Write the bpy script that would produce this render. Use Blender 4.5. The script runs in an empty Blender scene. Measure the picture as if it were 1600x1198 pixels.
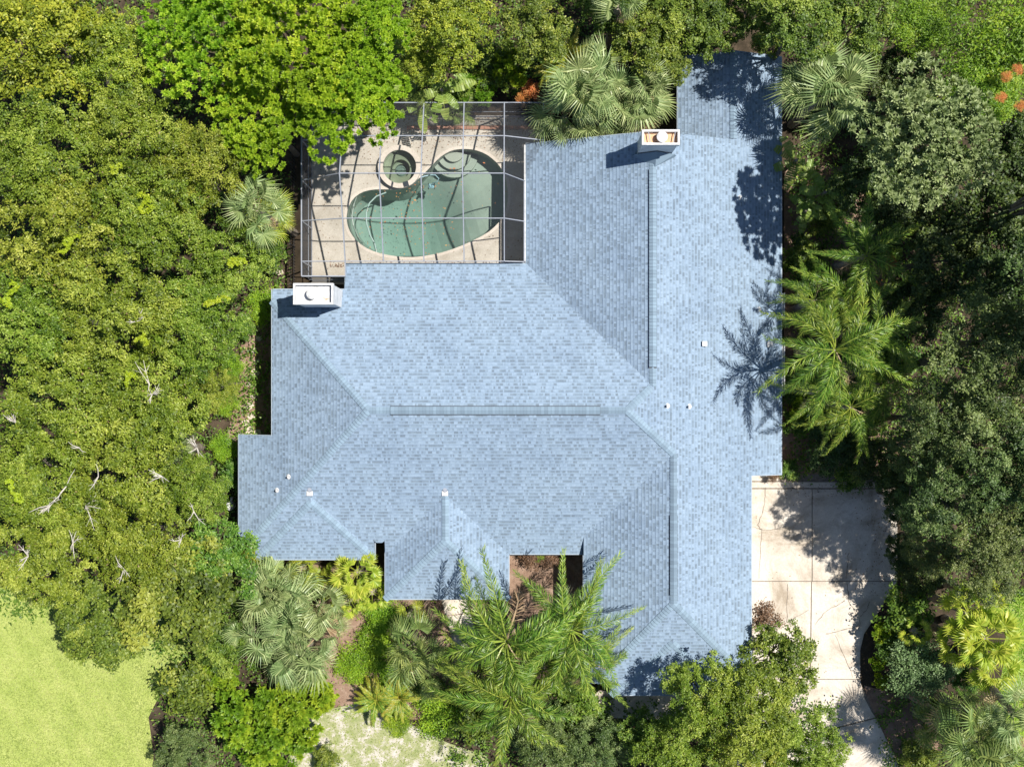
import bpy, math, random
import numpy as np
from mathutils import Vector, Matrix
from mathutils.geometry import tessellate_polygon

# ---------------------------------------------------------------- camera, world, sun, exposure
S = bpy.context.scene
CAMH = 55.0
F = 1735.0                      # focal length in photo pixels (1600 wide)
cam_d = bpy.data.cameras.new('camera'); cam = bpy.data.objects.new('camera', cam_d)
S.collection.objects.link(cam); S.camera = cam
cam.location = (0, 0, CAMH); cam.rotation_euler = (0, 0, 0)
cam_d.sensor_fit = 'HORIZONTAL'; cam_d.angle = 2 * math.atan(800 / F)
cam_d.clip_end = 2000; cam_d.clip_start = 0.5

SUNV = Vector((0.47, 0.175, 1.0)).normalized()      # direction to the sun
elev = math.asin(SUNV.z); azim = math.atan2(SUNV.x, SUNV.y)
w = bpy.data.worlds.new('World'); S.world = w; w.use_nodes = True
nt = w.node_tree; nt.nodes.clear()
sky = nt.nodes.new('ShaderNodeTexSky'); sky.sky_type = 'NISHITA'; sky.sun_disc = False
sky.sun_elevation = elev; sky.sun_rotation = azim; sky.air_density = 1.0; sky.dust_density = .6; sky.ozone_density = 3.0
bg = nt.nodes.new('ShaderNodeBackground'); bg.inputs[1].default_value = 0.068
wo = nt.nodes.new('ShaderNodeOutputWorld')
nt.links.new(sky.outputs[0], bg.inputs[0]); nt.links.new(bg.outputs[0], wo.inputs[0])
sl = bpy.data.lights.new('sun', 'SUN'); sl.energy = 5.0; sl.angle = math.radians(0.55); sl.color = (1.0, 0.955, 0.88)
sun = bpy.data.objects.new('sun', sl); S.collection.objects.link(sun)
sun.rotation_euler = SUNV.to_track_quat('Z', 'Y').to_euler()
S.view_settings.view_transform = 'Standard'; S.view_settings.look = 'None'
S.view_settings.exposure = 0.58; S.view_settings.gamma = 1.0; S.view_settings.use_curve_mapping = False
S.render.engine = 'CYCLES'
S.cycles.transparent_max_bounces = 16; S.cycles.max_bounces = 8

# ---------------------------------------------------------------- helpers
COL = S.collection
def P(px, py, z=0.0):
    """where the photo's pixel lies at height z"""
    k = (CAMH - z) / F
    return Vector(((px - 800) * k, (599 - py) * k, z))
def P2(px, py, z=0.0):
    v = P(px, py, z); return (v.x, v.y)
def link(name, me, mat=None, parent=None):
    o = bpy.data.objects.new(name, me); COL.objects.link(o)
    if mat is not None and me is not None and len(me.materials) == 0: me.materials.append(mat)
    if parent is not None: o.parent = parent
    return o
def empty(name, loc=(0, 0, 0), rz=0.0):
    o = bpy.data.objects.new(name, None); COL.objects.link(o)
    o.location = loc; o.rotation_euler = (0, 0, rz); o.empty_display_size = 0.3
    return o
def tag(o, label=None, cat=None, group=None, kind=None):
    if label: o['label'] = label
    if cat: o['category'] = cat
    if group: o['group'] = group
    if kind: o['kind'] = kind
    return o
class MB:
    def __init__(s): s.v = []; s.f = []; s.a = []; s.t = []
    def poly(s, pts, tone=0.5, tc=None):
        b = len(s.v); s.v += [tuple(p) for p in pts]; s.f.append(tuple(range(b, b + len(pts)))); s.a.append(tone)
        s.t += (tc if tc is not None else [0.5] * len(pts))
    def box(s, x0, x1, y0, y1, z0, z1, tone=.5):
        c = [(x0, y0, z0), (x1, y0, z0), (x1, y1, z0), (x0, y1, z0), (x0, y0, z1), (x1, y0, z1), (x1, y1, z1), (x0, y1, z1)]
        b = len(s.v); s.v += c; s.t += [.5] * 8
        for f in ((3, 2, 1, 0), (4, 5, 6, 7), (0, 1, 5, 4), (1, 2, 6, 5), (2, 3, 7, 6), (3, 0, 4, 7)):
            s.f.append(tuple(b + i for i in f)); s.a.append(tone)
    def bar(s, a, b_, wd, ht, tone=.5):
        a = Vector(a); b_ = Vector(b_); d = (b_ - a).normalized()
        up = Vector((0, 0, 1)) if abs(d.z) < .95 else Vector((0, 1, 0))
        sd = d.cross(up).normalized() * wd / 2; u = sd.cross(d).normalized() * ht / 2
        c = [a - sd - u, a + sd - u, a + sd + u, a - sd + u, b_ - sd - u, b_ + sd - u, b_ + sd + u, b_ - sd + u]
        b = len(s.v); s.v += [tuple(p) for p in c]; s.t += [.5] * 8
        for f in ((0, 1, 2, 3), (7, 6, 5, 4), (1, 0, 4, 5), (2, 1, 5, 6), (3, 2, 6, 7), (0, 3, 7, 4)):
            s.f.append(tuple(b + i for i in f)); s.a.append(tone)
    def tube(s, pts, radii, n=6, cap=True, tone=.5):
        rings = []
        pts = [Vector(p) for p in pts]
        for i, p in enumerate(pts):
            d = (pts[min(i + 1, len(pts) - 1)] - pts[max(i - 1, 0)]).normalized()
            up = Vector((0, 0, 1)) if abs(d.z) < .9 else Vector((1, 0, 0))
            a = d.cross(up).normalized(); b_ = a.cross(d).normalized()
            base = len(s.v); r = radii[i] if hasattr(radii, '__len__') else radii
            for k in range(n):
                t = 2 * math.pi * k / n
                s.v.append(tuple(p + a * math.cos(t) * r + b_ * math.sin(t) * r)); s.t.append(.5)
            rings.append(base)
        for i in range(len(rings) - 1):
            for k in range(n):
                k2 = (k + 1) % n
                s.f.append((rings[i] + k, rings[i] + k2, rings[i + 1] + k2, rings[i + 1] + k)); s.a.append(tone)
        if cap:
            s.f.append(tuple(rings[-1] + k for k in range(n))); s.a.append(tone)
            s.f.append(tuple(rings[0] + k for k in reversed(range(n)))); s.a.append(tone)
    def extrude(s, pts, z0, z1, tone=.5):
        n = len(pts)
        area = sum(pts[i][0] * pts[(i + 1) % n][1] - pts[(i + 1) % n][0] * pts[i][1] for i in range(n))
        if area < 0: pts = pts[::-1]
        s.poly([(x, y, z1) for x, y in pts], tone)
        s.poly([(x, y, z0) for x, y in pts[::-1]], tone)
        for i in range(n):
            a = pts[i]; b = pts[(i + 1) % n]
            s.poly([(a[0], a[1], z0), (b[0], b[1], z0), (b[0], b[1], z1), (a[0], a[1], z1)], tone)
    def mesh(s, name):
        me = bpy.data.meshes.new(name); me.from_pydata(s.v, [], s.f)
        at = me.attributes.new('tone', 'FLOAT', 'FACE'); at.data.foreach_set('value', np.array(s.a, dtype=np.float32))
        at = me.attributes.new('tc', 'FLOAT', 'POINT'); at.data.foreach_set('value', np.array(s.t, dtype=np.float32))
        me.update(); return me
    def build(s, name, mat, parent=None): return link(name, s.mesh(name), mat, parent)

def np_mesh(name, V, Fq, tone, mat):
    """V (n,3), Fq (m,4) quads, tone (m,)"""
    me = bpy.data.meshes.new(name)
    n, m = len(V), len(Fq)
    me.vertices.add(n); me.vertices.foreach_set('co', V.astype(np.float32).ravel())
    me.loops.add(m * 4); me.polygons.add(m)
    me.loops.foreach_set('vertex_index', Fq.astype(np.int32).ravel())
    me.polygons.foreach_set('loop_start', np.arange(0, m * 4, 4, dtype=np.int32))
    me.polygons.foreach_set('loop_total', np.full(m, 4, dtype=np.int32))
    at = me.attributes.new('tone', 'FLOAT', 'FACE'); at.data.foreach_set('value', tone.astype(np.float32))
    me.update(calc_edges=True)
    me.materials.append(mat)
    return me

# ---------------------------------------------------------------- materials
def srgb(r, g, b):
    f = lambda c: (c / 255 / 12.92) if c / 255 <= .04045 else ((c / 255 + .055) / 1.055) ** 2.4
    return (f(r), f(g), f(b), 1)
def newmat(name):
    m = bpy.data.materials.new(name); m.use_nodes = True
    n = m.node_tree; b = n.nodes['Principled BSDF']; return m, n, b
def N(n, t, **k):
    x = n.nodes.new(t)
    for a, v in k.items(): setattr(x, a, v)
    return x
def ramp(n, stops, src):
    r = N(n, 'ShaderNodeValToRGB'); e = r.color_ramp.elements
    while len(e) > 1: e.remove(e[-1])
    e[0].position = stops[0][0]; e[0].color = stops[0][1]
    for p, c in stops[1:]:
        q = e.new(p); q.color = c
    n.links.new(src, r.inputs[0]); return r
def noise(n, scale, detail=4, rough=.55, coord='Object', dist=0):
    tc = N(n, 'ShaderNodeTexCoord'); x = N(n, 'ShaderNodeTexNoise')
    x.inputs['Scale'].default_value = scale; x.inputs['Detail'].default_value = detail
    x.inputs['Roughness'].default_value = rough; x.inputs['Distortion'].default_value = dist
    n.links.new(tc.outputs[coord], x.inputs['Vector']); return x
def mix(n, f, a, b, bt='MIX'):
    m = N(n, 'ShaderNodeMix'); m.data_type = 'RGBA'; m.blend_type = bt; m.clamp_factor = True
    for s, v in ((0, f), (6, a), (7, b)):
        if hasattr(v, 'node'): n.links.new(v, m.inputs[s])
        else: m.inputs[s].default_value = v
    return m.outputs[2]
def bump(n, b, h, strength=.4, dist=.02):
    x = N(n, 'ShaderNodeBump'); x.inputs['Strength'].default_value = strength; x.inputs['Distance'].default_value = dist
    n.links.new(h, x.inputs['Height']); n.links.new(x.outputs[0], b.inputs['Normal'])
def rough_mat(name, c0, c1, scale=4, rough=.85, bstr=.3, bscale=40, spec=.3, c2=None, metal=0):
    m, n, b = newmat(name)
    a = noise(n, scale, 6, .6); st = [(.3, c0), (.7, c1)]
    if c2: st = [(.25, c0), (.5, c1), (.75, c2)]
    r = ramp(n, st, a.outputs[0]); n.links.new(r.outputs[0], b.inputs['Base Color'])
    b.inputs['Roughness'].default_value = rough; b.inputs['Specular IOR Level'].default_value = spec
    b.inputs['Metallic'].default_value = metal
    g = noise(n, bscale, 4); bump(n, b, g.outputs[0], bstr, .01)
    return m
def lin(r, g, b): return (r, g, b, 1)

M = {}
# roof shingles: tone per tab, printed darker band at the top of each course, mineral grain
m, n, b = newmat('blue_shingle'); M['shingle'] = m
at = N(n, 'ShaderNodeAttribute', attribute_name='tone'); tcn = N(n, 'ShaderNodeAttribute', attribute_name='tc')
SH = [(0, lin(.14, .182, .23)), (.3, lin(.175, .232, .295)), (.62, lin(.215, .288, .375)), (1, lin(.26, .345, .45))]
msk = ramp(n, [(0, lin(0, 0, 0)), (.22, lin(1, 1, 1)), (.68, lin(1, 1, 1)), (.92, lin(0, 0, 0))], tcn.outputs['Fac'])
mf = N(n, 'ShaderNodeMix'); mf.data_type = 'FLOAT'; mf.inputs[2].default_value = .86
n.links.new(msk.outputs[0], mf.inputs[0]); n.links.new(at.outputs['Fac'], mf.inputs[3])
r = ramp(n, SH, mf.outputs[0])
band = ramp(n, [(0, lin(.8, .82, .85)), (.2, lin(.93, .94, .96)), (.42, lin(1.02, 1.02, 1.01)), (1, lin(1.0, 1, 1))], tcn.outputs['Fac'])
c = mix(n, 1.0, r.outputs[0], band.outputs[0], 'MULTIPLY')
g = noise(n, 55, 3, .7); gr = ramp(n, [(.3, lin(.72, .74, .76)), (.7, lin(1.16, 1.14, 1.12))], g.outputs[0])
c = mix(n, .8, c, gr.outputs[0], 'MULTIPLY')
g2 = noise(n, .5, 5, .6); gr2 = ramp(n, [(.3, lin(.88, .89, .91)), (.5, lin(1, 1, 1)), (.7, lin(1.07, 1.06, 1.04))], g2.outputs[0])
c = mix(n, .9, c, gr2.outputs[0], 'MULTIPLY')
g3 = noise(n, 9, 6, .75); gr3 = ramp(n, [(.3, lin(.84, .85, .87)), (.6, lin(1.06, 1.05, 1.04))], g3.outputs[0])
c = mix(n, .8, c, gr3.outputs[0], 'MULTIPLY')
n.links.new(c, b.inputs['Base Color']); b.inputs['Roughness'].default_value = .9; b.inputs['Specular IOR Level'].default_value = .25
bump(n, b, noise(n, 160, 2).outputs[0], .5, .004)

m, n, b = newmat('ridge_shingle'); M['cap'] = m
at = N(n, 'ShaderNodeAttribute', attribute_name='tone'); oi = N(n, 'ShaderNodeObjectInfo')
ad = N(n, 'ShaderNodeMath', operation='MULTIPLY_ADD'); ad.inputs[1].default_value = .5; n.links.new(oi.outputs['Random'], ad.inputs[0])
h5 = N(n, 'ShaderNodeMath', operation='MULTIPLY'); h5.inputs[1].default_value = .5; n.links.new(at.outputs['Fac'], h5.inputs[0]); n.links.new(h5.outputs[0], ad.inputs[2])
r = ramp(n, [(0, lin(.13, .18, .23)), (.5, lin(.18, .25, .315)), (1, lin(.23, .32, .4))], ad.outputs[0])
g = noise(n, 55, 3, .7); gr = ramp(n, [(.3, lin(.8, .8, .82)), (.7, lin(1.1, 1.1, 1.1))], g.outputs[0])
c = mix(n, .8, r.outputs[0], gr.outputs[0], 'MULTIPLY'); n.links.new(c, b.inputs['Base Color']); b.inputs['Roughness'].default_value = .9

M['deck_wood'] = rough_mat('roof_underlay', lin(.12, .15, .19), lin(.16, .2, .26))
M['fascia'] = rough_mat('painted_fascia', lin(.3, .36, .42), lin(.38, .44, .5), 6, .5)
M['stucco'] = rough_mat('cream_stucco', lin(.55, .5, .42), lin(.66, .6, .5), 3, .9, .5, 60)
M['white_stucco'] = rough_mat('white_stucco', lin(.5, .52, .54), lin(.7, .71, .72), 2.2, .9, .5, 60)
M['white_metal'] = rough_mat('white_metal', lin(.42, .42, .41), lin(.66, .66, .67), 6, .5, .1, 30)
M['grey_metal'] = rough_mat('aluminium_frame', lin(.22, .24, .28), lin(.28, .3, .35), 5, .55, .05)
M['dark_metal'] = rough_mat('dark_metal', lin(.02, .02, .022), lin(.04, .04, .045), 5, .5, .05)
M['rust'] = rough_mat('rusty_pan', lin(.42, .22, .11), lin(.62, .38, .22), 9, .8, .2, c2=lin(.5, .42, .34))
M['door'] = rough_mat('dark_glass', lin(.02, .03, .035), lin(.05, .06, .07), 2, .1, 0)
M['blue_plastic'] = rough_mat('blue_plastic', lin(.25, .4, .5), lin(.4, .55, .62), 5, .4, .05)
M['hose'] = rough_mat('pale_hose', lin(.35, .45, .45), lin(.5, .58, .56), 5, .5, .05)

def concrete(name, c0, c1, c2, blot=.35, scl=.7):
    m, n, b = newmat(name)
    a = noise(n, scl, 8, .62, dist=.4); r = ramp(n, [(.28, c0), (.5, c1), (.72, c2)], a.outputs[0])
    f = noise(n, 14, 6, .7); fr = ramp(n, [(.3, lin(.74, .73, .71)), (.6, lin(1, 1, 1)), (.8, lin(1.06, 1.06, 1.06))], f.outputs[0])
    c = mix(n, .8, r.outputs[0], fr.outputs[0], 'MULTIPLY')
    s = noise(n, .35, 6, .7, dist=1.2); sr = ramp(n, [(.36, lin(.55, .5, .43)), (.56, lin(1, 1, 1))], s.outputs[0])
    c = mix(n, blot, c, sr.outputs[0], 'MULTIPLY')
    n.links.new(c, b.inputs['Base Color']); b.inputs['Roughness'].default_value = .85
    bump(n, b, f.outputs[0], .25, .01); return m
M['drive'] = concrete('driveway_concrete', lin(.5, .44, .37), lin(.6, .54, .465), lin(.68, .62, .545), .85)
M['pooldeck'] = concrete('pool_deck_concrete', lin(.42, .385, .325), lin(.5, .46, .395), lin(.56, .52, .455), .4)
M['coping'] = concrete('coping_concrete', lin(.54, .475, .405), lin(.6, .54, .47), lin(.64, .58, .5), .2)
M['stone'] = concrete('stepping_stone', lin(.42, .34, .28), lin(.55, .46, .38), lin(.62, .54, .46), .5, 3)
M['crack'] = rough_mat('crack', lin(.12, .1, .08), lin(.26, .22, .18), 8, .95, 0)
M['brick'] = rough_mat('planter_brick', lin(.26, .13, .09), lin(.4, .22, .16), 6, .9, .3)
M['plaster'] = rough_mat('pool_plaster', lin(.33, .33, .29), lin(.41, .405, .355), .8, .8, .2, 12)
M['spa_plaster'] = rough_mat('spa_plaster', lin(.19, .2, .14), lin(.28, .29, .21), 2, .8, .2, 12)
M['tile'] = rough_mat('waterline_tile', lin(.12, .15, .14), lin(.22, .26, .22), 9, .3, .1)

def ground_mat(name, stops, scale, fine, fstr=.7, bstr=.7, bd=.05, big=None):
    m, n, b = newmat(name)
    a = noise(n, scale, 9, .72, dist=.1); r = ramp(n, stops, a.outputs[0])
    f = noise(n, fine, 6, .75); fr = ramp(n, [(.3, lin(.5, .5, .5)), (.5, lin(.95, .95, .95)), (.7, lin(1.35, 1.33, 1.3))], f.outputs[0])
    c = mix(n, fstr, r.outputs[0], fr.outputs[0], 'MULTIPLY')
    n.links.new(c, b.inputs['Base Color']); b.inputs['Roughness'].default_value = .95; b.inputs['Specular IOR Level'].default_value = .15
    bump(n, b, f.outputs[0], bstr, bd); return m
M['soil'] = ground_mat('leaf_litter_soil', [(.3, lin(.03, .024, .015)), (.5, lin(.06, .045, .03)), (.7, lin(.12, .088, .06))], 1.2, 26)
M['mulch'] = ground_mat('pine_mulch', [(.3, lin(.16, .1, .07)), (.5, lin(.27, .18, .13)), (.7, lin(.38, .28, .22))], 1.6, 30)
M['lawn'] = ground_mat('lawn_grass', [(.2, lin(.2, .28, .06)), (.42, lin(.3, .365, .09)), (.58, lin(.36, .41, .12)), (.8, lin(.47, .47, .2))], .9, 22, .65)
M['lawn2'] = ground_mat('right_lawn_grass', [(.3, lin(.19, .26, .05)), (.7, lin(.3, .36, .09))], .8, 34, .5)
M['sand'] = ground_mat('sandy_grass', [(.34, lin(.22, .26, .1)), (.49, lin(.32, .33, .17)), (.56, lin(.48, .44, .38)), (.7, lin(.62, .58, .53))], 1.6, 22, .65)

def leaf_mat(name, dark, mid, light, trans=.3, hue=.1, rough=.5, odd=None):
    """leaf: colour from the leaf's own tone, shifted a little for each plant"""
    m = bpy.data.materials.new(name); m.use_nodes = True; n = m.node_tree; n.nodes.clear()
    at = N(n, 'ShaderNodeAttribute', attribute_name='tone')
    st = [(0, dark), (.5, mid), (.93, light)]
    if odd: st += [(.965, odd), (1, odd)]
    r = ramp(n, st, at.outputs['Fac'])
    oi = N(n, 'ShaderNodeObjectInfo')
    hs = N(n, 'ShaderNodeHueSaturation')
    mr = N(n, 'ShaderNodeMapRange'); mr.inputs[3].default_value = .5 - hue * .18; mr.inputs[4].default_value = .5 + hue * .12
    n.links.new(oi.outputs['Random'], mr.inputs[0]); n.links.new(mr.outputs[0], hs.inputs['Hue'])
    n.links.new(r.outputs[0], hs.inputs['Color'])
    pn = N(n, 'ShaderNodeBsdfPrincipled'); n.links.new(hs.outputs[0], pn.inputs['Base Color'])
    pn.inputs['Roughness'].default_value = rough; pn.inputs['Specular IOR Level'].default_value = .4
    tr = N(n, 'ShaderNodeBsdfTranslucent')
    tcx = mix(n, 1.0, hs.outputs[0], lin(1.1, 1.25, .5), 'MULTIPLY'); n.links.new(tcx, tr.inputs[0])
    ms = N(n, 'ShaderNodeMixShader'); ms.inputs[0].default_value = trans
    n.links.new(pn.outputs[0], ms.inputs[1]); n.links.new(tr.outputs[0], ms.inputs[2])
    o = N(n, 'ShaderNodeOutputMaterial'); n.links.new(ms.outputs[0], o.inputs[0]); return m
LEAF = {
 'clipped': leaf_mat('clipped_bush_leaf', lin(.05, .1, .03), lin(.13, .22, .08), lin(.25, .36, .15), .22, .1),
 'oak':    leaf_mat('oak_leaf', lin(.055, .105, .007), lin(.185, .26, .02), lin(.42, .48, .08), .3, .12, odd=lin(.3, .22, .1)),
 'bright': leaf_mat('bright_leaf', lin(.1, .21, .012), lin(.26, .43, .022), lin(.48, .6, .05), .35, .1),
 'yellow': leaf_mat('yellow_leaf', lin(.08, .13, .01), lin(.22, .29, .022), lin(.45, .48, .05), .3, .1),
 'deep':   leaf_mat('deep_green_leaf', lin(.035, .08, .01), lin(.11, .2, .02), lin(.29, .38, .06), .28, .2),
 'grey':   leaf_mat('grey_green_leaf', lin(.12, .17, .06), lin(.27, .33, .14), lin(.42, .48, .23), .22, .1),
 'dull':   leaf_mat('dull_olive_leaf', lin(.035, .07, .016), lin(.11, .17, .04), lin(.28, .34, .12), .22, .15),
 'lime':   leaf_mat('lime_leaf', lin(.08, .17, .008), lin(.17, .31, .02), lin(.33, .44, .03), .35, .1),
 'vine':   leaf_mat('vine_leaf', lin(.2, .29, .01), lin(.33, .42, .018), lin(.5, .54, .03), .3, .05),
 'orange': leaf_mat('orange_bloom', lin(.45, .13, .03), lin(.6, .2, .05), lin(.6, .35, .1), .2, .05),
 'shade':  leaf_mat('painted_shade_leaf', lin(.02, .045, .01), lin(.055, .1, .018), lin(.14, .19, .04), .2, .15),  # darker than the deep green; east side shade put into the leaf colour
 'red':    leaf_mat('bronze_leaf', lin(.1, .06, .04), lin(.2, .12, .07), lin(.33, .2, .12), .2, .05),
 'fan':    leaf_mat('fan_palm_leaf', lin(.1, .16, .05), lin(.22, .3, .11), lin(.44, .5, .22), .25, .12, .42),
 'fandark':leaf_mat('dark_fan_palm_leaf', lin(.07, .12, .03), lin(.15, .22, .06), lin(.3, .36, .1), .25, .12, .42),
 'fanlime':leaf_mat('lime_fan_palm_leaf', lin(.17, .25, .02), lin(.33, .42, .04), lin(.55, .57, .09), .35, .1, .42),
 'queen':  leaf_mat('feather_palm_leaf', lin(.035, .085, .01), lin(.115, .22, .02), lin(.35, .43, .07), .26, .12, .4),
 'cycad':  leaf_mat('cycad_leaf', lin(.07, .14, .015), lin(.17, .27, .03), lin(.4, .4, .05), .25, .2, .4),
 'banana': leaf_mat('banana_leaf', lin(.12, .2, .03), lin(.22, .33, .06), lin(.36, .45, .12), .35, .1, .4),
}
M['bark'] = rough_mat('grey_bark', lin(.08, .07, .055), lin(.17, .15, .12), 5, .95, .8, 20)
M['bare'] = rough_mat('pale_dead_wood', lin(.42, .38, .33), lin(.6, .56, .5), 5, .9, .3, 20)
M['palmbark'] = rough_mat('palm_bark', lin(.17, .14, .11), lin(.3, .26, .21), 8, .95, .8, 14)

# ---------------------------------------------------------------- pool outline (photo pixels of the pool-side zoom)
def Z1(zx, zy): return (400 + zx / 3.194, 130 + zy / 3.194)
pool_px = [Z1(*q) for q in [(1030,328),(1090,332),(1145,352),(1190,385),(1225,425),(1248,480),(1258,540),(1255,600),(1240,655),(1205,705),
    (1150,752),(1050,802),(950,840),(850,862),(765,870),(680,862),(600,845),(535,815),(490,775),(462,730),(450,680),(458,625),(482,578),
    (525,545),(580,531),(645,530),(705,533),(760,515),(810,480),(850,440),(890,397),(930,360),(978,335)]]
def smooth(pts, it=2):
    for _ in range(it):
        q = []
        for i in range(len(pts)):
            a = pts[i]; b = pts[(i + 1) % len(pts)]
            q += [(a[0] * .75 + b[0] * .25, a[1] * .75 + b[1] * .25), (a[0] * .25 + b[0] * .75, a[1] * .25 + b[1] * .75)]
        pts = q
    return pts
POOL = smooth([P2(x, y, .06) for x, y in pool_px], 1)
SPA_C = P(*Z1(717, 418), .3); SPA_R = .82
def circ(c, r, n=40): return [(c[0] + r * math.cos(2 * math.pi * i / n), c[1] + r * math.sin(2 * math.pi * i / n)) for i in range(n)]
def offset(poly, d):
    n = len(poly); area = sum(poly[i][0] * poly[(i + 1) % n][1] - poly[(i + 1) % n][0] * poly[i][1] for i in range(n)); s = 1 if area > 0 else -1
    out = []
    for i in range(n):
        a = Vector(poly[i - 1]); b = Vector(poly[(i + 1) % n]); t = (b - a).normalized()
        out.append((poly[i][0] + t.y * d * s, poly[i][1] - t.x * d * s))
    return out
def holed(mb, outer, holes, z):
    loops = [[Vector((x, y, 0)) for x, y in outer]] + [[Vector((x, y, 0)) for x, y in h] for h in holes]
    flat = [p for l in loops for p in l]
    for t in tessellate_polygon(loops):
        a, b_, c_ = [flat[i] for i in t]
        if (b_ - a).cross(c_ - a).z < 0: b_, c_ = c_, b_
        mb.poly([(q.x, q.y, z) for q in (a, b_, c_)])

# ---------------------------------------------------------------- ground
XL, XR, YB, YT = -9.95, 1.5, 4.9, 13.25           # pool deck extent
g = MB(); holed(g, [(-300, -300), (300, -300), (300, 300), (-300, 300)], [[(XL + .1, YB + .1), (XR - .1, YB + .1), (XR - .1, YT - .1), (XL + .1, YT - .1)]], 0)
tag(g.build('ground', M['soil']), kind='structure')
def sheet(name, px, mat, z=.004, z1=None):
    g = MB(); pts = [P2(x, y, 0) for x, y in px]
    holed(g, pts, [], z); o = g.build(name, mat); tag(o, kind='structure'); return o
sheet('lawn', [(-60,900),(60,930),(240,930),(300,1010),(262,1060),(232,1120),(240,1180),(230,1300),(-500,1300),(-500,900)], M['lawn'], .004)
sheet('lawn', [(1560,930),(1700,900),(1900,900),(1900,1300),(1440,1300),(1500,1180),(1560,1090),(1572,1000)], M['lawn2'], .004)
sheet('sandy_lawn', [(500,1110),(560,1098),(620,1120),(700,1160),(760,1180),(800,1300),(440,1300),(455,1150)], M['sand'], .004)
sheet('mulch_bed', [(480,880),(800,925),(800,960),(700,1100),(650,1125),(560,1098),(505,1108),(470,1040)], M['mulch'], .008)
sheet('mulch_bed', [(760,860),(930,860),(930,1010),(760,1010)], M['mulch'], .012)
sheet('mulch_bed', [(385,470),(440,440),(440,700),(350,700),(365,640),(375,560)], M['mulch'], .008)
sheet('mulch_bed', [(1215,640),(1300,640),(1420,700),(1420,760),(1200,760)], M['mulch'], .008)
sheet('mulch_bed', [(1350,1070),(1420,1090),(1470,1150),(1430,1300),(1400,1300),(1385,1180),(1358,1110)], M['mulch'], .008)
sheet('mulch_bed', [(1225,260),(1330,260),(1400,420),(1380,640),(1225,640)], M['mulch'], .008)

# driveway: slabs with open joints
def clip(poly, a, b_, c_):           # keep a*x+b*y+c >= 0
    out = []
    for i in range(len(poly)):
        p = poly[i]; q = poly[(i + 1) % len(poly)]
        dp = a * p[0] + b_ * p[1] + c_; dq = a * q[0] + b_ * q[1] + c_
        if dp >= 0: out.append(p)
        if (dp >= 0) != (dq >= 0):
            t = dp / (dp - dq); out.append((p[0] + (q[0] - p[0]) * t, p[1] + (q[1] - p[1]) * t))
    return out
def clip_px(poly, p, q, keep_left, gap):
    a = Vector(P2(*p)); b_ = Vector(P2(*q)); d = (b_ - a).normalized(); nrm = Vector((-d.y, d.x)) * (1 if keep_left else -1)
    return clip(poly, nrm.x, nrm.y, -nrm.dot(a) - gap)
drive = tag(empty('driveway'), kind='structure')
cells = [  # (polygon px, [(p,q,keep_left)])
 [(1130,764),(1268.3,764),(1268.3,907),(1130,907)],
 [(1269.6,764),(1402,764),(1402,907),(1269.6,907)],
 [(1130,908.3),(1267.3,908.3),(1265,1060),(1130,1060)],
 [(1268.6,908.3),(1402,908.3),(1370,960),(1350,990),(1344,1015),(1344,1060),(1267,1060)],
 [(1130,1061.2),(1344,1061.2),(1350,1088),(1362,1112),(1368,1120),(1130,1180)],
 [(1130,1182),(1369,1122),(1400,1185),(1460,1320),(1130,1320)],
 [(1172,742),(1216,742),(1216,751),(1172,751)],
 [(1172,753),(1402,753),(1402,762),(1172,762)]]
for c_ in cells:
    g = MB(); g.extrude([P2(x, y, .05) for x, y in c_], -.05, .05); g.build('concrete_slab', M['drive'], drive)
g = MB(); g.extrude([P2(x, y, .05) for x, y in [(1125,741),(1400,741),(1400,915),(1346,985),(1342,1060),(1458,1318),(1125,1318)]], -.09, .012)
g.build('joint_filler', M['crack'], drive)
def crack(px, wd=.014, seed=0):
    rnd = random.Random(seed); pts = []
    for (x0, y0), (x1, y1) in zip(px, px[1:]):
        for k in range(6):
            t = k / 6; pts.append((x0 + (x1 - x0) * t + rnd.uniform(-1, 1), y0 + (y1 - y0) * t + rnd.uniform(-1, 1)))
    pts.append(px[-1]); g = MB()
    V = [Vector(P2(*q, .054)) for q in pts]
    for a, b_ in zip(V, V[1:]):
        d = (b_ - a).normalized(); nn = Vector((-d.y, d.x)) * wd * rnd.uniform(.3, .8)
        g.poly([(a.x - nn.x, a.y - nn.y, .054), (b_.x - nn.x, b_.y - nn.y, .054), (b_.x + nn.x, b_.y + nn.y, .054), (a.x + nn.x, a.y + nn.y, .054)])
    g.build('crack', M['crack'], drive)
for i, q in enumerate([[(1196,760),(1194,790),(1184,820),(1190,828),(1186,903)],[(1176,822),(1190,828),(1228,826)],[(1326,862),(1322,903)],
     [(1231,912),(1229,972)],[(1324,912),(1326,938),(1342,966),(1344,975)],[(1344,962),(1356,950),(1358,940)],[(1290,990),(1300,988),(1344,977)],
     [(1305,992),(1322,1030),(1332,1058)],[(1234,970),(1264,952)],[(1274,975),(1290,955),(1320,938)]]): crack(q, .026, i)

# front walk and patio paving
walk = tag(empty('front_walkway'), kind='structure')
wpts = [((688,930),(728,928)),((696,962),(735,958)),((704,990),(742,984)),((712,1018),(748,1010)),((722,1046),(752,1036))]
for a, b_ in zip(wpts, wpts[1:]):
    g = MB(); g.extrude([P2(*a[0]), P2(*a[1]), P2(b_[1][0], b_[1][1] - 1.2), P2(b_[0][0], b_[0][1] - 1.2)], -.05, .04); g.build('paving_slab', M['drive'], walk)
g = MB(); g.extrude([P2(925,1078), P2(1075,1082), P2(1060,1125), P2(940,1120)], -.05, .03)
tag(g.build('side_patio', M['drive']), kind='structure')
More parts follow.
